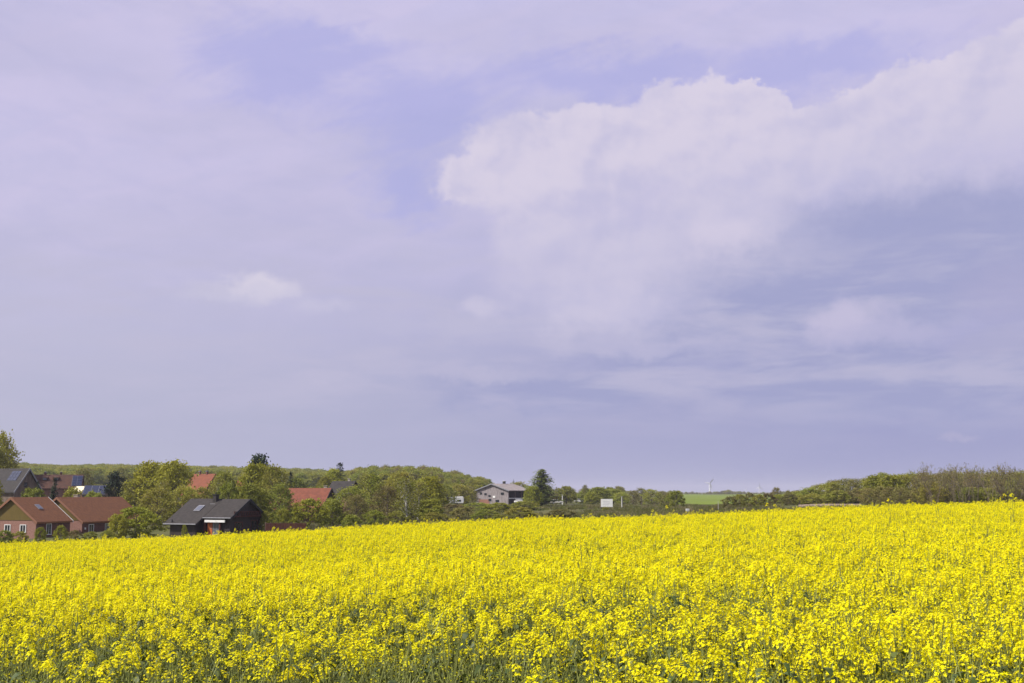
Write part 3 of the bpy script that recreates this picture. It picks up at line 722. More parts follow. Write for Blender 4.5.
# far-off woods that read as one mass
def wood(name, xs, ds, n, hpx, vs, label, seed, w=(1, 1), shape=None):
    rg = random.Random(seed); P_, R_, S_, I_ = [], [], [], []
    for _ in range(n):
        c = rg.uniform(*xs); d = rg.uniform(*ds); x = (c - 512) / F * d
        h = rg.uniform(*hpx)
        z = terrain(x, d)
        if shape is not None:
            tp = shape(c, d)
            if tp is None: continue
            h = min(h * 1.0, max(zof(tp, d) + rg.uniform(-2.8, 1.6) - z, 1.5))
        P_.append((x, d, z - .5)); R_.append((0, 0, rg.uniform(0, 6.28))); k = rg.choice(vs)
        S_.append((h / KIND[k][3] * rg.uniform(.95, 1.35) * w[0],) * 2 + (h / KIND[k][3],)); I_.append(sorted(set(vs)).index(k))
    vr = []
    for k in sorted(set(vs)):
        a, b = KIND[k][1], KIND[k][2]; mm = MB(); 
        me = bpy.data.meshes.new('wood_tree')
        v = [tuple(q.co) for q in a.vertices] + [tuple(q.co) for q in b.vertices]; o_ = len(a.vertices)
        f = [tuple(p.vertices) for p in a.polygons] + [tuple(i + o_ for i in p.vertices) for p in b.polygons]
        me.from_pydata(v, [], f); me.materials.append(a.materials[0]); me.materials.append(b.materials[0])
        me.polygons.foreach_set('material_index', [0] * len(a.polygons) + [1] * len(b.polygons)); vr.append(me)
    scatter(name, P_, R_, S_, I_, vr, label, 'wood')
wood('forest', (-300, 385), (760, 1290), 4200, (12, 17), ['round0', 'round1', 'lime0', 'lime1', 'olive1', 'olive2', 'round2'], 'continuous green forest covering the ridge behind the village', 21, (1.25, 1),
     lambda c, d: float(np.interp(c, [-60, 0, 30, 60, 130, 200, 260, 300, 340, 370], [464, 464, 463, 465, 464, 465.5, 467, 469, 471, 472])) + (1290 - d) * .011)
dome = [(345, 474), (358, 470), (372, 468.5), (395, 467.5), (418, 467), (440, 470), (455, 473.5), (470, 475), (482, 478), (490, 482), (496, 488), (502, 495), (512, 496)]
wood('copse', (340, 512), (560, 700), 620, (10, 20), ['round0', 'round1', 'olive1', 'bud1', 'olive2', 'round2', 'lime1'], 'domed green wood on the rise behind the middle thicket and barn', 22, (.9, 1),
     lambda c, d: float(np.interp(c, [a for a, b in dome], [b for a, b in dome])) + (700 - d) * .05)
wood('treeline', (585, 1040), (1900, 2100), 420, (6, 9), ['round0', 'olive1', 'bud1'], 'thin dark line of trees along the far horizon beyond the green field', 23, (1.6, 1),
     lambda c, d: 492.0 + 1.0 * math.sin(c * .11) + .5 * math.sin(c * .37))
wood('scrub', (448, 622), (600, 700), 160, (4, 9), ['round0', 'olive1', 'bud1'], 'low dark scrub and trees behind the barn and the parked cars', 24, (1.3, 1),
     lambda c, d: 489.5 + 1.5 * math.sin(c * .09))
# rough grass tussocks in the meadow beyond the crest
def tuft(seed):
    rg = random.Random(seed); mb = MB()
    for k in range(46):
        a = rg.uniform(0, 6.28); b = Vector((math.cos(a) * rg.random() * .5, math.sin(a) * rg.random() * .5, 0)); d = Vector((rg.gauss(0, .3), rg.gauss(0, .3), 1)).normalized() * rg.uniform(.25, .6)
        q = perp(Vector((0, 0, 1)), rg) * .03; q.z = 0; mb.add([b - q, b + q, b + d], [(0, 1, 2)])
    return mb
gm = [mat('grass_green', (.12, .125, .024), .9, transl=.2, vary=.3, hue=.02), mat('grass_dry', (.20, .17, .085), .9, transl=.2, vary=.3)]
tv = [tuft(k).data('tuft', gm[k % 3 == 0]) for k in range(6)]
P_, R_, S_, I_ = [], [], [], []
for _ in range(13000):
    c = rg.uniform(300, 870); d = 90 + 350 * rg.random() ** 1.0; x = (c - 512) / F * d
    if c > 780 and d > 150: continue
    if mn.noise(Vector((x * .05, d * .03, 1))) < rg.uniform(-.6, .4): continue
    P_.append((x, d, terrain(x, d) - .03)); R_.append((0, 0, rg.uniform(0, 6.28))); s = rg.uniform(.7, 1.7); S_.append((s * 1.6, s * 1.6, s)); I_.append(rg.randrange(6))
scatter('meadow_grass', P_, R_, S_, I_, tv, 'rough green and straw coloured grass in the meadow beyond the yellow field', 'grass')
# ------------------------------------------------------------------ buildings
def gabled(root, L, W, hw, hr, wallm, gablem, roofm, over=.45, t=.22, gable_h=None, base=-.6):
    """walls, gable infill and a thick chevron roof; ridge along local x"""
    s = (hr - hw) / (W / 2); k = t * math.sqrt(1 + s * s)
    w = MB(); w.box(-L / 2, L / 2, -W / 2, W / 2, base, hw - .02); w.build('wall', wallm, root)
    for e in (-1, 1):
        gm_ = MB(); zt = hr - k - .03
        gm_.prism([(-W / 2 + .01, hw - .02 + .004), (W / 2 - .01, hw - .016), (0, zt)], e * (L / 2 - .12), e * (L / 2 + .05)); gm_.build('gable', gablem, root)
    r_ = MB(); yo = W / 2 + over; zo = hw - over * s
    r_.prism([(-yo, zo + .0), (0, hr), (yo, zo), (yo, zo - k), (0, hr - k), (-yo, zo - k)][::-1], -L / 2 - over, L / 2 + over)
    rf = r_.build('roof', roofm, root)
    return rf, s, k
def verge(root, L, W, hw, hr, m, e=1, over=.45, w=.22, sides=(-1, 1), t=.28):
    s = (hr - hw) / (W / 2); k = t * math.sqrt(1 + s * s); x = e * (L / 2 + over)
    for sg in sides:
        b = MB(); yo = W / 2 + over; zo = hw - over * s
        b.prism([(0, hr + .05), (sg * (yo + .05), zo + .03), (sg * (yo + .05), zo - k), (0, hr - k)], x + e * .004, x + e * .09); b.build('verge_board', m, root)
def window(root, face, pos, z, w, h, L, W, fm, pane=None, bars=1, name='window'):
    """face: 'x+','x-','y+','y-' ; pos = coordinate along the wall"""
    f, g = MB(), MB(); d = .07
    sg = 1 if face[1] == '+' else -1; off = (L if face[0] == 'x' else W) / 2
    def bx(mb, a0, a1, z0, z1, d0, d1):
        q0, q1 = sorted((sg * (off + d0), sg * (off + d1)))
        if face[0] == 'x': mb.box(q0, q1, a0, a1, z0, z1)
        else: mb.box(a0, a1, q0, q1, z0, z1)
    t = .13
    bx(f, pos - w / 2, pos + w / 2, z, z + t, .003, d + .06); bx(f, pos - w / 2, pos + w / 2, z + h - t, z + h, .003, d)
    bx(f, pos - w / 2, pos - w / 2 + t, z + t, z + h - t, .003, d); bx(f, pos + w / 2 - t, pos + w / 2, z + t, z + h - t, .003, d)
    for i in range(bars):
        c = pos - w / 2 + w * (i + 1) / (bars + 1); bx(f, c - .035, c + .035, z + t, z + h - t, .003, d - .02)
    o = f.build(name, fm, root); bx(g, pos - w / 2 + t, pos + w / 2 - t, z + t, z + h - t, .003, .02); g.build('pane', pane or M['glass'], o); return o
def on_roof(name, root, L, W, hw, hr, x0, x1, u0, u1, m, side=-1, h=.1, sub=None, parent=None, grid=None, lift=.01):
    """slab lying on the roof plane; u runs 0 at the eave line to 1 at the ridge"""
    s = (hr - hw) / (W / 2); n = Vector((0, side * s, 1)).normalized()
    def P(x, u, e): return Vector((x, side * W / 2 * (1 - u), hw + (hr - hw) * u)) + n * e
    def slab(a0, a1, b0, b1, e0, e1):
        mb = MB(); vs = [P(a0, b0, e0), P(a1, b0, e0), P(a1, b1, e0), P(a0, b1, e0), P(a0, b0, e1), P(a1, b0, e1), P(a1, b1, e1), P(a0, b1, e1)]
        mb.add(vs, [(0, 3, 2, 1), (4, 5, 6, 7), (0, 1, 5, 4), (1, 2, 6, 5), (2, 3, 7, 6), (3, 0, 4, 7)]); return mb
    if grid:
        nx, nu = grid; o = slab(x0, x1, u0, u1, lift, lift + h * .4).build(name, M['grey'], parent or root)
        cells = MB(); gx = (x1 - x0) / nx; gu = (u1 - u0) / nu
        for i in range(nx):
            for j in range(nu):
                c = slab(x0 + gx * (i + .04), x0 + gx * (i + .96), u0 + gu * (j + .04), u0 + gu * (j + .96), lift + h * .4 + .004, lift + h)
                cells.add(c.v, c.f)
        cells.build('cells', m, o); return o
    o = slab(x0, x1, u0, u1, lift, lift + h).build(name, m, parent or root)
    if sub:
        dx_, du = (x1 - x0) * .14, (u1 - u0) * .14
        slab(x0 + dx_, x1 - dx_, u0 + du, u1 - du, lift + h + .004, lift + h + .03).build('pane', sub, o)
    return o
def place(name, cx, cy, ang, label, cat='house', dz=0.0):
    e = empty(name, (cx, cy, terrain(cx, cy) + dz), ang); return tag(e, label, cat)
def corner(px, D, ang, L, W, sx, sy):
    x, y = (px - 512) / F * D, D
    lx, ly = sx * L / 2, sy * W / 2; c, s = math.cos(ang), math.sin(ang)
    return x - (c * lx - s * ly), y - (s * lx + c * ly)
def chimney(rf, x, y, z0, z1, w, m, capm=None, pots=1):
    c = MB(); c.box(x - w / 2, x + w / 2, y - w / 2, y + w / 2, z0, z1); o = c.build('chimney', m, rf)
    c = MB(); c.box(x - w / 2 - .08, x + w / 2 + .08, y - w / 2 - .08, y + w / 2 + .08, z1 + .003, z1 + .12)
    for i in range(pots):
        xx = x + (i - (pots - 1) / 2) * .3; c.tube([(xx, y, z1 + .1), (xx, y, z1 + .42)], [.1, .09], 8)
    c.build('cap', capm or M['grey'], rf); return o

# two linked bungalows with russet roofs
PHI = R(12); ANG = R(90) - PHI
def bungalow(px, D, L, W, label, extra):
    cx, cy = corner(px, D, ANG, L, W, -1, -1)
    e = place('bungalow', cx, cy, ANG, label); zc = zof(534.0, D) ; e.location.z = zof(537.5, D)
    hw = zof(520.3, D) - e.location.z; hr = zof(497.2, D + 2) - e.location.z
    rf, s, k = gabled(e, L, W, hw, hr, M['brick'], M['clad_olive'], M['tile_red'], over=.35)
    # shade of the long side wall painted in: thin darker leaf over the shell
    b = MB(); b.box(-L / 2 + .02, L / 2, -W / 2 - .06, -W / 2 - .003, -.6, hw - .25); b.build('shaded_side_wall', M['brick_dark'], e)
    verge(e, L, W, hw, hr, M['russet_trim'], -1, .35); extra(e, L, W, hw, hr, rf); return e
def ex1(e, L, W, hw, hr, rf):
    verge(e, L, W, hw, hr, M['white'], 1, .35, sides=(-1,))
    window(e, 'x-', -2.25, .75, 1.15, 1.35, L, W, M['white'])
    window(e, 'x-', .6, .75, 1.15, 1.35, L, W, M['white'])
    window(e, 'y-', -L / 2 + 3.6, .3, 1.5, 1.9, L, W + .12, M['white'])
    on_roof('skylight', e, L, W, hw, hr, -L / 2 + 3.9, -L / 2 + 5.2, .46, .66, M['grey'], -1, .09, sub=M['glass_sky'], parent=rf)
def ex2(e, L, W, hw, hr, rf):
    window(e, 'y-', -L / 2 + 2.9, .55, 1.7, 1.7, L, W + .12, M['white'])
    window(e, 'y-', -L / 2 + 8.3, .75, 1.6, 1.5, L, W + .12, M['white'], bars=2)
    window(e, 'x-', 2.6, .75, 1.1, 1.3, L, W, M['white'])
    d = MB(); d.box(-L / 2 + .7, -L / 2 + 1.0, -W / 2 - .22, -W / 2 - .07, 1.35, 1.7); d.build('wall_lamp', M['white'], e)
    chimney(rf, L / 2 - 14.0, .9, hr - .7, hr + .32, .8, M['stone'], M['stone'], 0)
bungalow(41, 205, 10.0, 9.2, 'left russet roofed bungalow with olive boarded gable and a skylight', ex1)
bungalow(86.5, 218, 21.5, 9.8, 'right russet roofed bungalow with a chimney on its long ridge', ex2)

# black timber house with stepped roof
def black_house():
    PS = R(25); ang = -PS; L, W = 8.6, 7.6; D = 176
    cx, cy = corner(233, D, ang, L, W, 1, -1); e = place('black_house', cx, cy, ang, 'black timber house with a stepped charcoal roof and a white lintel over its orange door'); e.location.z = zof(535, D)
    hw = zof(515.5, D) - e.location.z; hr = zof(499.0, D + 3.2) - e.location.z
    s = (hr - hw) / (W / 2)
    rf, s, k = gabled(e, L, W, hw, hr, M['clad_black'], M['clad_black'], M['slate'], over=.5)
    verge(e, L, W, hw, hr, M['dark'], 1, .5)
    # catslide half: the front slope of the left part runs on lower over a side room
    x0, x1 = -L / 2 - 1.6, -L / 2 + 4.2; dy_ = 1.5; y0 = -W / 2 - .5
    z0 = hw - .5 * s
    r2 = MB(); r2.prism([(y0 - dy_, z0 - dy_ * s + .03), (0, hr + .035), (0, hr - .2), (y0 - dy_, z0 - dy_ * s - .2)][::-1], x0, x1)
    cs = r2.build('catslide_roof', M['slate'], e)
    w = MB(); w.box(x0 + .7, x1 - .5, y0 - dy_ + .6, -W / 2 - .004, -.6, z0 - dy_ * s - .15); w.build('side_room', M['clad_black'], e)
    w = MB(); w.prism([(y0 - dy_ + .6, z0 - dy_ * s - .146), (-W / 2 - .004, z0 - dy_ * s - .146), (-W / 2 - .004, hw - .3)], x1 - .9, x1 - .55); w.build('side_cheek', M['clad_black'], e)
    g_ = MB(); g_.tube([(x0, y0 - dy_ - .07, z0 - dy_ * s - .04), (x1, y0 - dy_ - .07, z0 - dy_ * s - .04)], [.08, .08], 8); g_.build('gutter', M['grey'], e)
    g_ = MB(); g_.tube([(x1, y0 - .07, z0 - .06), (L / 2 + .5, y0 - .07, z0 - .06)], [.07, .07], 8); g_.build('gutter', M['grey'], e)
    # entrance under the eave: posts, white lintel, orange door, pale shutter
    for x in (x1 + .25, x1 + 2.9):
        p = MB(); p.box(x - .12, x + .12, -W / 2 - .42, -W / 2 - .18, -.5, z0 - .25); p.build('post', M['clad_red'], e)
    p = MB(); p.box(x1 + .39, L / 2 - .5, -W / 2 - .62, -W / 2 - .44, 1.75, 2.08); p.build('lintel', M['white'], e)
    d = MB(); d.box(x1 + .5, x1 + 1.35, -W / 2 - .07, -W / 2 - .004, -.2, 1.8); do = d.build('door', M['orange'], e)
    d = MB(); d.box(x1 + 1.2, x1 + 1.27, -W / 2 - .13, -W / 2 - .073, .8, .95); d.build('handle', M['alu'], do)
    window(e, 'y-', x1 + 2.15, .0, 1.4, 1.75, L, W, M['grey'], M['glass_sky'], 1)
    # balcony band and windows in the right gable
    b = MB(); b.box(L / 2 + .06, L / 2 + .5, -W / 2 + .2, W / 2 - .2, hw - .25, hw - .1); b.build('balcony', M['clad_red'], e)
    b = MB()
    for i in range(15): b.box(L / 2 + .44, L / 2 + .5, -W / 2 + .25 + i * .5, -W / 2 + .4 + i * .5, hw - .095, hw + .45)
    b.box(L / 2 + .4, L / 2 + .52, -W / 2 + .2, W / 2 - .2, hw + .455, hw + .55); b.build('railing', M['clad_red'], e)
    window(e, 'x+', -1.9, .5, 1.8, 1.3, L, W, M['clad_red'], bars=2); window(e, 'x+', 1.7, .1, 1.6, 1.9, L, W, M['clad_red'])
    chimney(rf, -.9, -.55, hr - .75, hr + .55, .62, M['slate_light'], M['dark'], 1)
    f_ = MB(); f_.box(-1.35, -.45, -1.25, -.9, hr - 1.16, hr - .68); f_.build('flashing', M['alu'], rf)
    on_roof('skylight', e, L, W, hw, hr, -L / 2 + 1.4, -L / 2 + 2.5, .22, .55, M['grey'], -1, .1, sub=M['glass_sky'], parent=cs, lift=.06)
    v = MB(); v.tube([(x0 + 1.3, y0 - 1.2, z0 - 1.2 * s), (x0 + 1.3, y0 - 1.2, z0 - 1.2 * s + .45)], [.09, .09], 8); v.build('vent_pipe', M['dark'], cs)
black_house()

# timber gabled farmhouse at the left edge, ridge running off to the left
def farmhouse():
    ang = R(-28); L, W, D = 16, 7.6, 300
    cx, cy = corner(18, D, ang, L, W, 1, -1); e = place('farmhouse', cx, cy, ang, 'grey roofed farmhouse with weathered timber gable and blue solar panels at the left edge')
    hw = zof(488.5, D) - e.location.z; hr = zof(468.2, D + 3) - e.location.z
    rf, s, k = gabled(e, L, W, hw, hr, M['timber'], M['timber'], M['slate_light'], over=.6)
    verge(e, L, W, hw, hr, M['grey'], 1, .6)
    on_roof('solar_panel', e, L, W, hw, hr, L / 2 - 4.6, L / 2 - 1.4, .38, .86, M['solar'], -1, .12, grid=(3, 3), parent=rf)
    window(e, 'x+', -.6, hw + .4, 1.0, 1.1, L + .1, W, M['dark']); window(e, 'x+', 1.5, .9, 1.1, 1.2, L, W, M['white'])
farmhouse()
def brown_house():
    ang = R(14); L, W, D = 12.5, 8.0, 345
    cx, cy = corner(36, D, ang, L, W, -1, -1); e = place('brown_roofed_house', cx, cy, ang, 'brown tiled house with two pale dormers and solar panels at its right end')
    hw = zof(487, D) - e.location.z; hr = zof(474.5, D + 4) - e.location.z
    rf, s, k = gabled(e, L, W, hw, hr, M['brick_orange'], M['brick_orange'], M['tile_brown'], over=.4)
    on_roof('solar_panel', e, L, W, hw, hr, L / 2 - 2.4, L / 2 + .3, .08, .9, M['solar'], -1, .12, grid=(2, 4), parent=rf)
    for x in (-3.4, -.4):
        d = MB(); d.prism([(-2.2, hr - 1.9), (-2.2, hr - .8), (-.4, hr - .5), (-.4, hr - 1.2)], x - .7, x + .7); d.build('dormer', M['tile_brown'], rf)
        d = MB(); d.box(x - .5, x + .5, -2.26, -2.203, hr - 1.55, hr - .95); d.build('dormer_window', M['glass_sky'], rf)
    chimney(rf, -3.6, .3, hr - .6, hr + .6, .6, M['brick_dark']); chimney(rf, .6, .3, hr - .6, hr + .6, .6, M['brick_dark'])
brown_house()
def cream_shed():
    ang = R(-20); L, W, D = 3.0, 3.6, 335
    cx, cy = corner(76, D, ang, L, W, -1, -1); e = place('outbuilding', cx, cy, ang, 'small outbuilding with a pale cream roof edge and orange brick wall beside the solar roof', 'outbuilding')
    e.location.z = zof(499, D); hw = zof(490, D) - e.location.z; hr = zof(486.2, D + 2) - e.location.z
    gabled(e, L, W, hw, hr, M['brick_orange'], M['brick_orange'], M['cream'], over=.35, t=.3); window(e, 'y-', 0, 1.0, 1.0, 1.0, L, W, M['white'])
cream_shed()
def solar_barn():
    ang = R(4); L, W, D = 5.6, 5.2, 330
    cx, cy = corner(86, D, ang, L, W, -1, -1); e = place('solar_shed', cx, cy, ang, 'low shed whose roof is covered with blue solar panels', 'shed')
    e.location.z = zof(502, D); hw = zof(494, D) - e.location.z; hr = zof(485.3, D + 2.5) - e.location.z
    rf, s, k = gabled(e, L, W, hw, hr, M['timber'], M['timber'], M['slate_light'], over=.25)
    on_roof('solar_panel', e, L, W, hw, hr, -L / 2 - .1, L / 2 + .1, -.04, .95, M['solar'], -1, .12, grid=(3, 2), parent=rf)
    d = MB(); d.box(-.9, .9, -W / 2 - .06, -W / 2 - .004, -.3, 1.8); d.build('door', M['dark'], e)
solar_barn()
def orange_house():
    ang = R(-32); L, W, D = 7.5, 8.0, 320
    cx, cy = corner(205, D, ang, L, W, 1, -1); e = place('orange_roofed_house', cx, cy, ang, 'house with a steep orange red tiled roof between the lime trees')
    hw = zof(492.5, D) - e.location.z; hr = zof(473.8, D + 4) - e.location.z
    rf, s, k = gabled(e, L, W, hw, hr, M['brick_orange'], M['brick_orange'], M['tile_orange'], over=.4)
    chimney(rf, -1.6, .0, hr - .5, hr + .6, .5, M['brick_dark']); chimney(rf, 1.0, .0, hr - .5, hr + .6, .5, M['brick_dark'])
    window(e, 'y-', 0, 1.2, 1.2, 1.3, L, W, M['white'])
orange_house()
def orange_gable():
    ang = R(10); L, W, D = 3.2, 5.5, 330
    cx, cy = corner(239, D, ang, L, W, -1, -1); e = place('hidden_house', cx, cy, ang, 'scrap of orange tiled roof glimpsed left of the broad tree behind the black house')
    hw = zof(489, D) - e.location.z; hr = zof(480.5, D + 3) - e.location.z
    gabled(e, L, W, hw, hr, M['brick_orange'], M['brick_orange'], M['tile_orange'], over=.3); window(e, 'y-', 0, 1.2, 1.0, 1.2, L, W, M['white'])
orange_gable()
def red_house():
    ang = R(-14); L, W, D = 11.2, 9.4, 242
    cx, cy = corner(321.5, D, ang, L, W, 1, -1); e = place('red_roofed_house', cx, cy, ang, 'red tiled house with a dark right verge behind the rounded light green bush')
    hw = zof(508.5, D) - e.location.z; hr = zof(488, D + 5) - e.location.z
    rf, s, k = gabled(e, L, W, hw, hr, M['brick_dark'], M['clad_black'], M['tile_orange'] if False else mat('roof_tile_red', (.21, .065, .035), .8, c2=(.15, .048, .028), scale=1.5, detail=6, bump=.4), over=.45)
    verge(e, L, W, hw, hr, M['dark'], 1, .45)
    chimney(rf, L / 2 - .9, .3, hr - .6, hr + .35, .6, M['stone'], M['stone'], 0)
    on_roof('skylight', e, L, W, hw, hr, -2.8, -2.0, .12, .28, M['grey'], -1, .1, sub=M['glass_sky'], parent=rf)
    window(e, 'y-', 1.5, .9, 1.4, 1.2, L, W, M['white']); window(e, 'x+', 0, .9, 1.2, 1.2, L, W, M['white'])
red_house()
def slate_house():
    ang = R(-18); L, W, D = 5.2, 6.8, 285
    cx, cy = corner(349, D, ang, L, W, 1, -1); e = place('slate_roofed_house', cx, cy, ang, 'house with a grey slate roof half hidden behind the olive tree')
    hw = zof(492.5, D) - e.location.z; hr = zof(481, D + 4) - e.location.z
    rf, s, k = gabled(e, L, W, hw, hr, M['brick'], M['brick'], M['slate_light'], over=.4)
    chimney(rf, 1.2, .2, hr - .5, hr + .45, .5, M['stone'], M['stone'], 0); window(e, 'y-', 0, 3.4, 1.2, 1.2, L, W, M['white'])
slate_house()
def pale_house():
    ang = R(-12); L, W, D = 4.0, 4.6, 450
    cx, cy = corner(455, D, ang, L, W, -1, -1); e = place('small_house', cx, cy, ang, 'small house with a pale pinkish brown roof behind the white caravan')
    e.location.z = zof(503, D); hw = zof(495, D) - e.location.z; hr = zof(489.6, D + 2) - e.location.z
    gabled(e, L, W, hw, hr, M['cream'], M['cream'], M['sheet'], over=.3); window(e, 'y-', 0, .9, 1.0, 1.1, L, W, M['white'])
pale_house()
def barn():
    PB = R(33); ang = R(90) - PB; L, W, D = 13.5, 13.6, 440
    cx, cy = corner(508.3, D, ang, L, W, -1, -1); e = place('barn', cx, cy, ang, 'grey weathered wooden barn with a red brick corner and an open dark bay', 'barn')
    e.location.z = zof(504.5, D); hw = zof(489.8, D) - e.location.z; hr = zof(483.6, D + 4) - e.location.z
    s = (hr - hw) / (W / 2)
    w = MB(); w.box(-L / 2, -L / 2 + .3, -W / 2, W / 2, -.8, hw - .3); w.build('front_wall', M['wood_grey'], e)
    w = MB(); w.prism([(-W / 2, hw - .296), (W / 2, hw - .296), (0, hr - .32)], -L / 2, -L / 2 + .28); w.build('gable', M['wood_grey'], e)
    w = MB(); w.box(-L / 2 + .304, L / 2, W / 2 - .3, W / 2, -.8, hw - .3); w.build('rear_wall', M['timber'], e)
    w = MB(); w.box(L / 2 + .004, L / 2 + .3, -W / 2, W / 2, -.8, hw - .3); w.build('end_wall', M['timber'], e)
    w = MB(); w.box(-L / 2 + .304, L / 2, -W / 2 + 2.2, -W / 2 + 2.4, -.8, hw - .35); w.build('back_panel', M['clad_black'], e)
    r_ = MB(); ov = .6; r_.prism([(-W / 2 - ov, hw - ov * s), (0, hr), (W / 2 + ov, hw - ov * s), (W / 2 + ov, hw - ov * s - .25), (0, hr - .25), (-W / 2 - ov, hw - ov * s - .25)][::-1], -L / 2 - ov, L / 2 + ov)
    rf = r_.build('roof', M['sheet'], e)
    verge(e, L, W, hw, hr, M['grey'], -1, .6, t=.3)
    for i in range(4):
        x = -L / 2 + .5 + i * (L - .8) / 3; p = MB(); p.box(x - .13, x + .13, -W / 2 + .02, -W / 2 + .28, -.8, hw - .33); p.build('post', M['timber'], e)
    p = MB(); p.box(-L / 2 + .31, L / 2, -W / 2 - .06, -W / 2 + .012, hw - 3.15, hw - 2.85); p.build('beam', M['white'], e)
    b = MB(); b.box(-L / 2 - .06, -L / 2 - .004, 1.2, W / 2 - 1.0, -.8, 1.75); b.build('brick_panel', M['brick_orange'], e)
    for y, z, ww, hh in ((4.9, 3.55, 1.0, .75), (2.9, 3.3, .9, .7), (1.2, 2.7, .9, .6), (-4.3, 3.4, 1.2, .8), (-2.2, .9, 1.4, .7), (1.0, 1.2, 1.1, .8)):
        f = MB(); f.box(-L / 2 - .13, -L / 2 - .07, y - ww / 2, y + ww / 2, z, z + hh); f.build('window', M['glass'], e)
    f = MB(); f.box(-L / 2 - .12, -L / 2 - .004, -1.3, -.3, 2.3, 3.0); f.build('hatch', M['white'], e)
    chimney(rf, 1.5, .4, hr - .4, hr + .9, .8, M['dark'], M['white'], 0)
barn()
def mast():
    D = 470; x = (513.5 - 512) / F * D; b = MB(); z = terrain(x, D)
    top = zof(479, D) - z; b.tube([(0, 0, -.3), (0, 0, top)], [.1, .06], 6); b.box(-.5, .5, -.04, .04, top - .9, top - .8)
    e = b.build('mast', M['dark']); e.location = (x, D, z); tag(e, 'thin dark mast rising behind the barn roof', 'mast')
mast()

# ------------------------------------------------------------------ vehicles and small things around the barn
def car(px, D, yaw, paint, label, base_px=None, van=False):
    x = (px - 512) / F * D; e = empty('parked_car', (x, D, (zof(base_px, D) if base_px else terrain(x, D) + .05)), yaw); tag(e, label, 'car')
    L, W = 4.3, 1.76
    pr = [(-2.15, .35), (-2.15, .78), (-1.95, .92), (-.2, .98), (1.1, .96), (1.95, .82), (2.12, .62), (2.12, .32)]
    b = MB(); b.prism([(p[0], p[1]) for p in pr], -W / 2, W / 2, axis='y'); o = b.build('body', paint, e)
    bv = o.modifiers.new('bevel', 'BEVEL'); bv.width = .08; bv.segments = 2
    def cab(z0, z1, ins0, ins1, xs0, xs1, nm, m, parent):
        c = MB(); w0, w1 = W / 2 - ins0, W / 2 - ins1
        c.add([(xs0[0], -w0, z0), (xs0[1], -w0, z0), (xs0[1], w0, z0), (xs0[0], w0, z0), (xs1[0], -w1, z1), (xs1[1], -w1, z1), (xs1[1], w1, z1), (xs1[0], w1, z1)],
              [(0, 3, 2, 1), (4, 5, 6, 7), (0, 1, 5, 4), (1, 2, 6, 5), (2, 3, 7, 6), (3, 0, 4, 7)]); return c.build(nm, m, parent)
    cab(.955, 1.36, .06, .18, (-2.0, 1.0), (-1.65, .35), 'windows', M['glass'], e)
    cab(1.362, 1.45, .17, .24, (-1.68, .40), (-1.55, .2), 'car_roof', paint, e)
    for sx in (-1.3, 1.3):
        for sy in (-1, 1):
            t = MB(); t.tube([(sx, sy * .68, .32), (sx, sy * .9, .32)], [.32, .32], 14); wh = t.build('wheel', M['rubber'], e)
            t = MB(); t.tube([(sx, sy * .902, .32), (sx, sy * .915, .32)], [.19, .19], 10); t.build('rim', M['alu'], wh)
    for sy in (-1, 1):
        h = MB(); h.box(2.10, 2.135, sy * .62 - .16, sy * .62 + .16, .58, .72); h.build('headlight', M['glass_sky'], e)
        h = MB(); h.box(-2.165, -2.13, sy * .66 - .12, sy * .66 + .12, .66, .86); h.build('tail_light', M['lamp'], e)
    return e
car(556.5, 425, R(8), M['car_silver'], 'silver grey car with dark windows parked at the meadow edge right of the tall spruce', 503.8)
car(579, 500, R(-4), M['car_white'], 'small distant white car parked left of the white board', 502.6)
car(520.5, 425, R(-35), M['car_white'], 'white car standing in front of the open bay of the barn', 503.4)
def caravan():
    D = 380; x = (457 - 512) / F * D; e = empty('caravan', (x, D, zof(505, D)), R(4)); tag(e, 'white caravan with a dark side window standing left of the barn', 'caravan')
    b = MB(); b.prism([(-2.05, .5), (-2.2, 1.1), (-2.05, 2.25), (-1.8, 2.42), (1.9, 2.55), (2.15, 2.2), (2.2, 1.0), (2.0, .5)], -1.05, 1.05, axis='y'); b.build('body', M['white'], e).modifiers.new('bevel', 'BEVEL').width = .1
    w = MB(); w.box(.2, 1.3, -1.09, -1.054, 1.05, 1.6); w.build('window', M['glass'], e)
    w = MB(); w.box(-1.2, -.5, -1.09, -1.054, .6, 2.1); w.build('door', M['grey'], e)
    for sy in (-1, 1):
        t = MB(); t.tube([(.1, sy * .86, .33), (.1, sy * 1.06, .33)], [.33, .33], 12); t.build('wheel', M['rubber'], e)
    t = MB(); t.tube([(-2.0, 0, .45), (-3.2, 0, .45)], [.05, .04], 6); t.build('drawbar', M['grey'], e)
caravan()
def stump():
    D = 395; x = (447.5 - 512) / F * D; z = terrain(x, D); tp = zof(490, D) - z
    e = empty('dead_tree', (x, D, z)); tag(e, 'dark broken dead trunk left of the white caravan', 'dead tree')
    b = MB(); b.tube([(0, 0, -.4), (.2, 0, tp * .5), (-.1, 0, tp * .8), (-.5, .1, tp)], [.45, .38, .3, .12], 7); t = b.build('trunk', M['dark'], e)
    b = MB(); b.tube([(0, 0, tp * .66), (.8, 0, tp * .86)], [.14, .04], 5); b.build('branch', M['dark'], e)
stump()
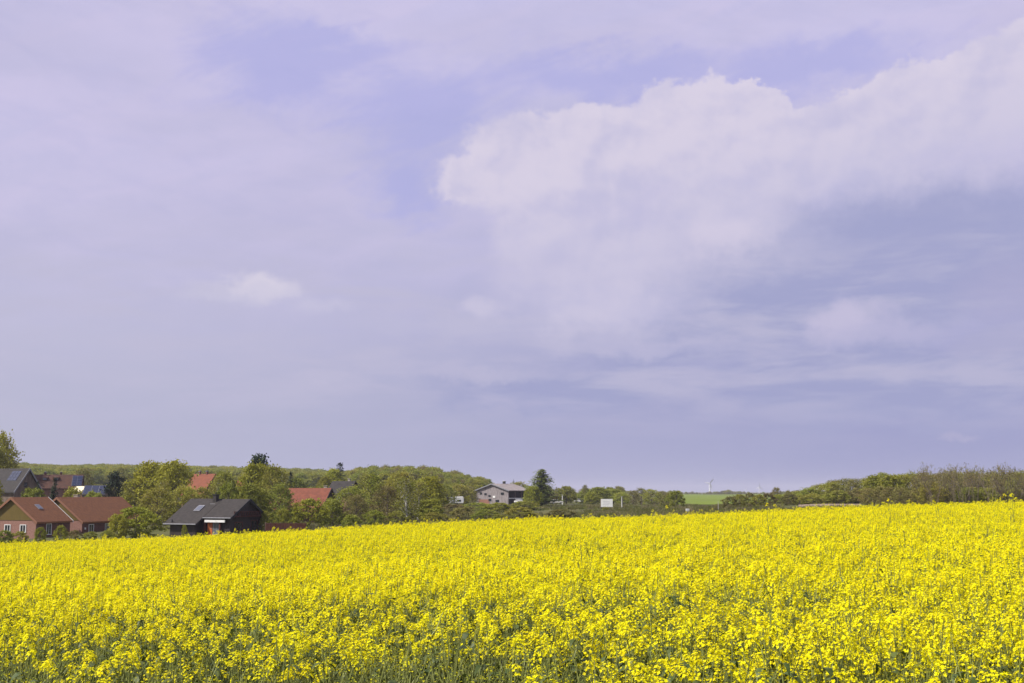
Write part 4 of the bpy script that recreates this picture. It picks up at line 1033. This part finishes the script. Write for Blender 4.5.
def board():
    D = 330; x = (606 - 512) / F * D; z = terrain(x, D); e = empty('notice_board', (x, D, z), R(-6)); tag(e, 'white rectangular board on posts in the meadow', 'board')
    zt, zb = zof(499, D) - z, zof(507, D) - z
    b = MB(); b.box(-1.55, 1.55, -.05, .05, zb, zt - .0); p = b.build('panel', M['white'], e)
    q = MB()
    for j, (a, c) in enumerate(((-.95, .75), (-.8, .9), (-.95, .4))): q.box(a, c, -.056, -.052, zt - .75 - j * .42, zt - .58 - j * .42)
    q.build('faded_lettering', M['print'], p)
    for sx in (-1.63, 1.2):
        q = MB(); q.box(sx - .07, sx + .07, .054, .2, -.5, zt + .05); q.build('post', M['timber'], e)
board()
def pole(px, top, D, label, m='pole', r=.12, arm=False, name='utility_pole', cat='pole'):
    x = (px - 512) / F * D; z = terrain(x, D); t = zof(top, D) - z; b = MB(); b.tube([(0, 0, -.3), (0, 0, t)], [r, r * .75], 8)
    e = empty(name, (x, D, z)); tag(e, label, cat); b.build('post', M[m], e)
    c = MB(); c.box(-r * 3.4, r * 3.4, -r * .6, r * .6, t - .28, t - .12) if arm else c.box(-r * 1.2, r * 1.2, -r * 1.2, r * 1.2, t + .003, t + .08); c.build('crossarm' if arm else 'cap', M[m], e)
pole(562, 495, 440, 'short white post standing right beside the silver grey car', 'white', .17)
pole(621, 496.5, 345, 'pale wooden pole right of the white board', 'pole', .2)
pole(716.5, 502, 250, 'thin pale fence post in the grass below the distant turbine', 'pole', .06)
pole(640.5, 501.5, 380, 'weathered fence post below the tallest twiggy tree right of the board', 'timber', .1, name='fence_post')
pole(653, 502, 380, 'weathered fence post nearest to the left of the round dark green bush', 'timber', .1, name='fence_post')
# white water trough beside the round bush
def trough():
    D = 240; x = (686 - 512) / F * D; z = zof(511.5, D); e = empty('water_trough', (x, D, z)); tag(e, 'small white container in the grass right of the round dark green bush', 'container')
    b = MB(); b.prism([(-.28, 0), (-.34, .55), (-.28, .55), (-.22, .1), (.22, .1), (.28, .55), (.34, .55), (.28, 0)], -.3, .3); b.build('tub', M['white'], e)
    b = MB(); b.box(-.31, -.303, -.28, .28, .03, .5); b.box(.303, .31, -.28, .28, .03, .5); b.build('end_panel', M['white'], e)
trough()
# wooden garden fence between the black house and the bushes
def garden_fence():
    D = 178; e = empty('garden_fence', (0, 0, 0)); tag(e, 'low reddish brown board fence right of the black house', 'fence')
    xs = [(268 + k * 5 - 512) / F * D for k in range(9)]
    for a, b_ in zip(xs[:-1], xs[1:]):
        z = terrain((a + b_) / 2, D); m = MB(); zz = zof(523.2, D)
        for j in range(5): m.box(a + j * (b_ - a) / 5 + .01, a + (j + 1) * (b_ - a) / 5 - .01, D - .03, D + .03, z - .2, zz + .03 * (j % 2))
        m.build('board_panel', M['clad_red'], e)
    for a in xs:
        m = MB(); m.box(a - .06, a + .06, D + .034, D + .16, terrain(a, D) - .3, zof(523.2, D) + .12); m.build('post', M['timber'], e)
garden_fence()

# ------------------------------------------------------------------ distant wind turbines
def turbine(px, hub, base, D, rot, label):
    x = (px - 512) / F * D; z = terrain(x, D); e = empty('wind_turbine', (x, D, z), R(18)); tag(e, label, 'wind turbine')
    hh = zof(hub, D) - z; r = hh / 48
    b = MB(); b.tube([(0, 0, -3), (0, 0, hh)], [r * 4.2, r * 2.8], 10); b.build('tower', M['turbine'], e)
    b = MB(); b.box(-r * 1.3, r * 1.3, -r * 3, r * 5, hh - r * 1.2, hh + r * 1.3); b.build('nacelle', M['turbine'], e)
    b = MB(); b.tube([(0, -r * 3, hh), (0, -r * 6, hh)], [r * 1.6, r * .4], 8); hb = b.build('hub', M['turbine'], e)
    R0 = (base - hub) / F * D * .5
    for k in range(3):
        a = rot + k * 2.0944; d = Vector((math.sin(a), 0, math.cos(a))); w = Vector((math.cos(a), .25, -math.sin(a)))
        o_ = Vector((0, -r * 4.5, hh)); m = MB(); vs = []
        for t, c in ((0, 2.6), (.2, 5.6), (.6, 3.8), (1, 1.2)):
            p = o_ + d * (R0 * t); n_ = Vector((0, .8 * r * (1.2 - t), 0)); vs += [p - w * r * c, p - n_, p + w * r * c * .6, p + n_]
        fs = [(i * 4 + j, i * 4 + (j + 1) % 4, i * 4 + 4 + (j + 1) % 4, i * 4 + 4 + j) for i in range(3) for j in range(4)] + [(0, 1, 2, 3), (12, 13, 14, 15)]
        m.add(vs, fs); m.build('blade', M['turbine'], e)
turbine(708.3, 483.5, 496, 3600, .75, 'larger of the white wind turbines, above the open green field')
turbine(757.5, 487, 495.5, 5000, .1, 'middle sized white wind turbine above the brown hedge')
turbine(744.5, 489.5, 495, 7000, .5, 'tiniest white wind turbine, low over the hedge between the two others')
# ------------------------------------------------------------------ thin spring haze: one closed box round camera and scene
def haze():
    b = MB(); b.box(-17500, 17500, -17500, 17500, -60, 90); o = b.build('haze', None, fix=True) if False else None
    me = b.data('haze', []); o = bpy.data.objects.new('haze', me); COL.objects.link(o)
    m = bpy.data.materials.new('haze'); m.use_nodes = True; t = m.node_tree; t.nodes.clear()
    out = t.nodes.new('ShaderNodeOutputMaterial'); v = t.nodes.new('ShaderNodeVolumePrincipled')
    v.inputs['Color'].default_value = (.78, .78, .92, 1); v.inputs['Density'].default_value = .00011; v.inputs['Anisotropy'].default_value = 0.0
    t.links.new(v.outputs[0], out.inputs['Volume']); me.materials.append(m); tag(o, kind='stuff')
haze()
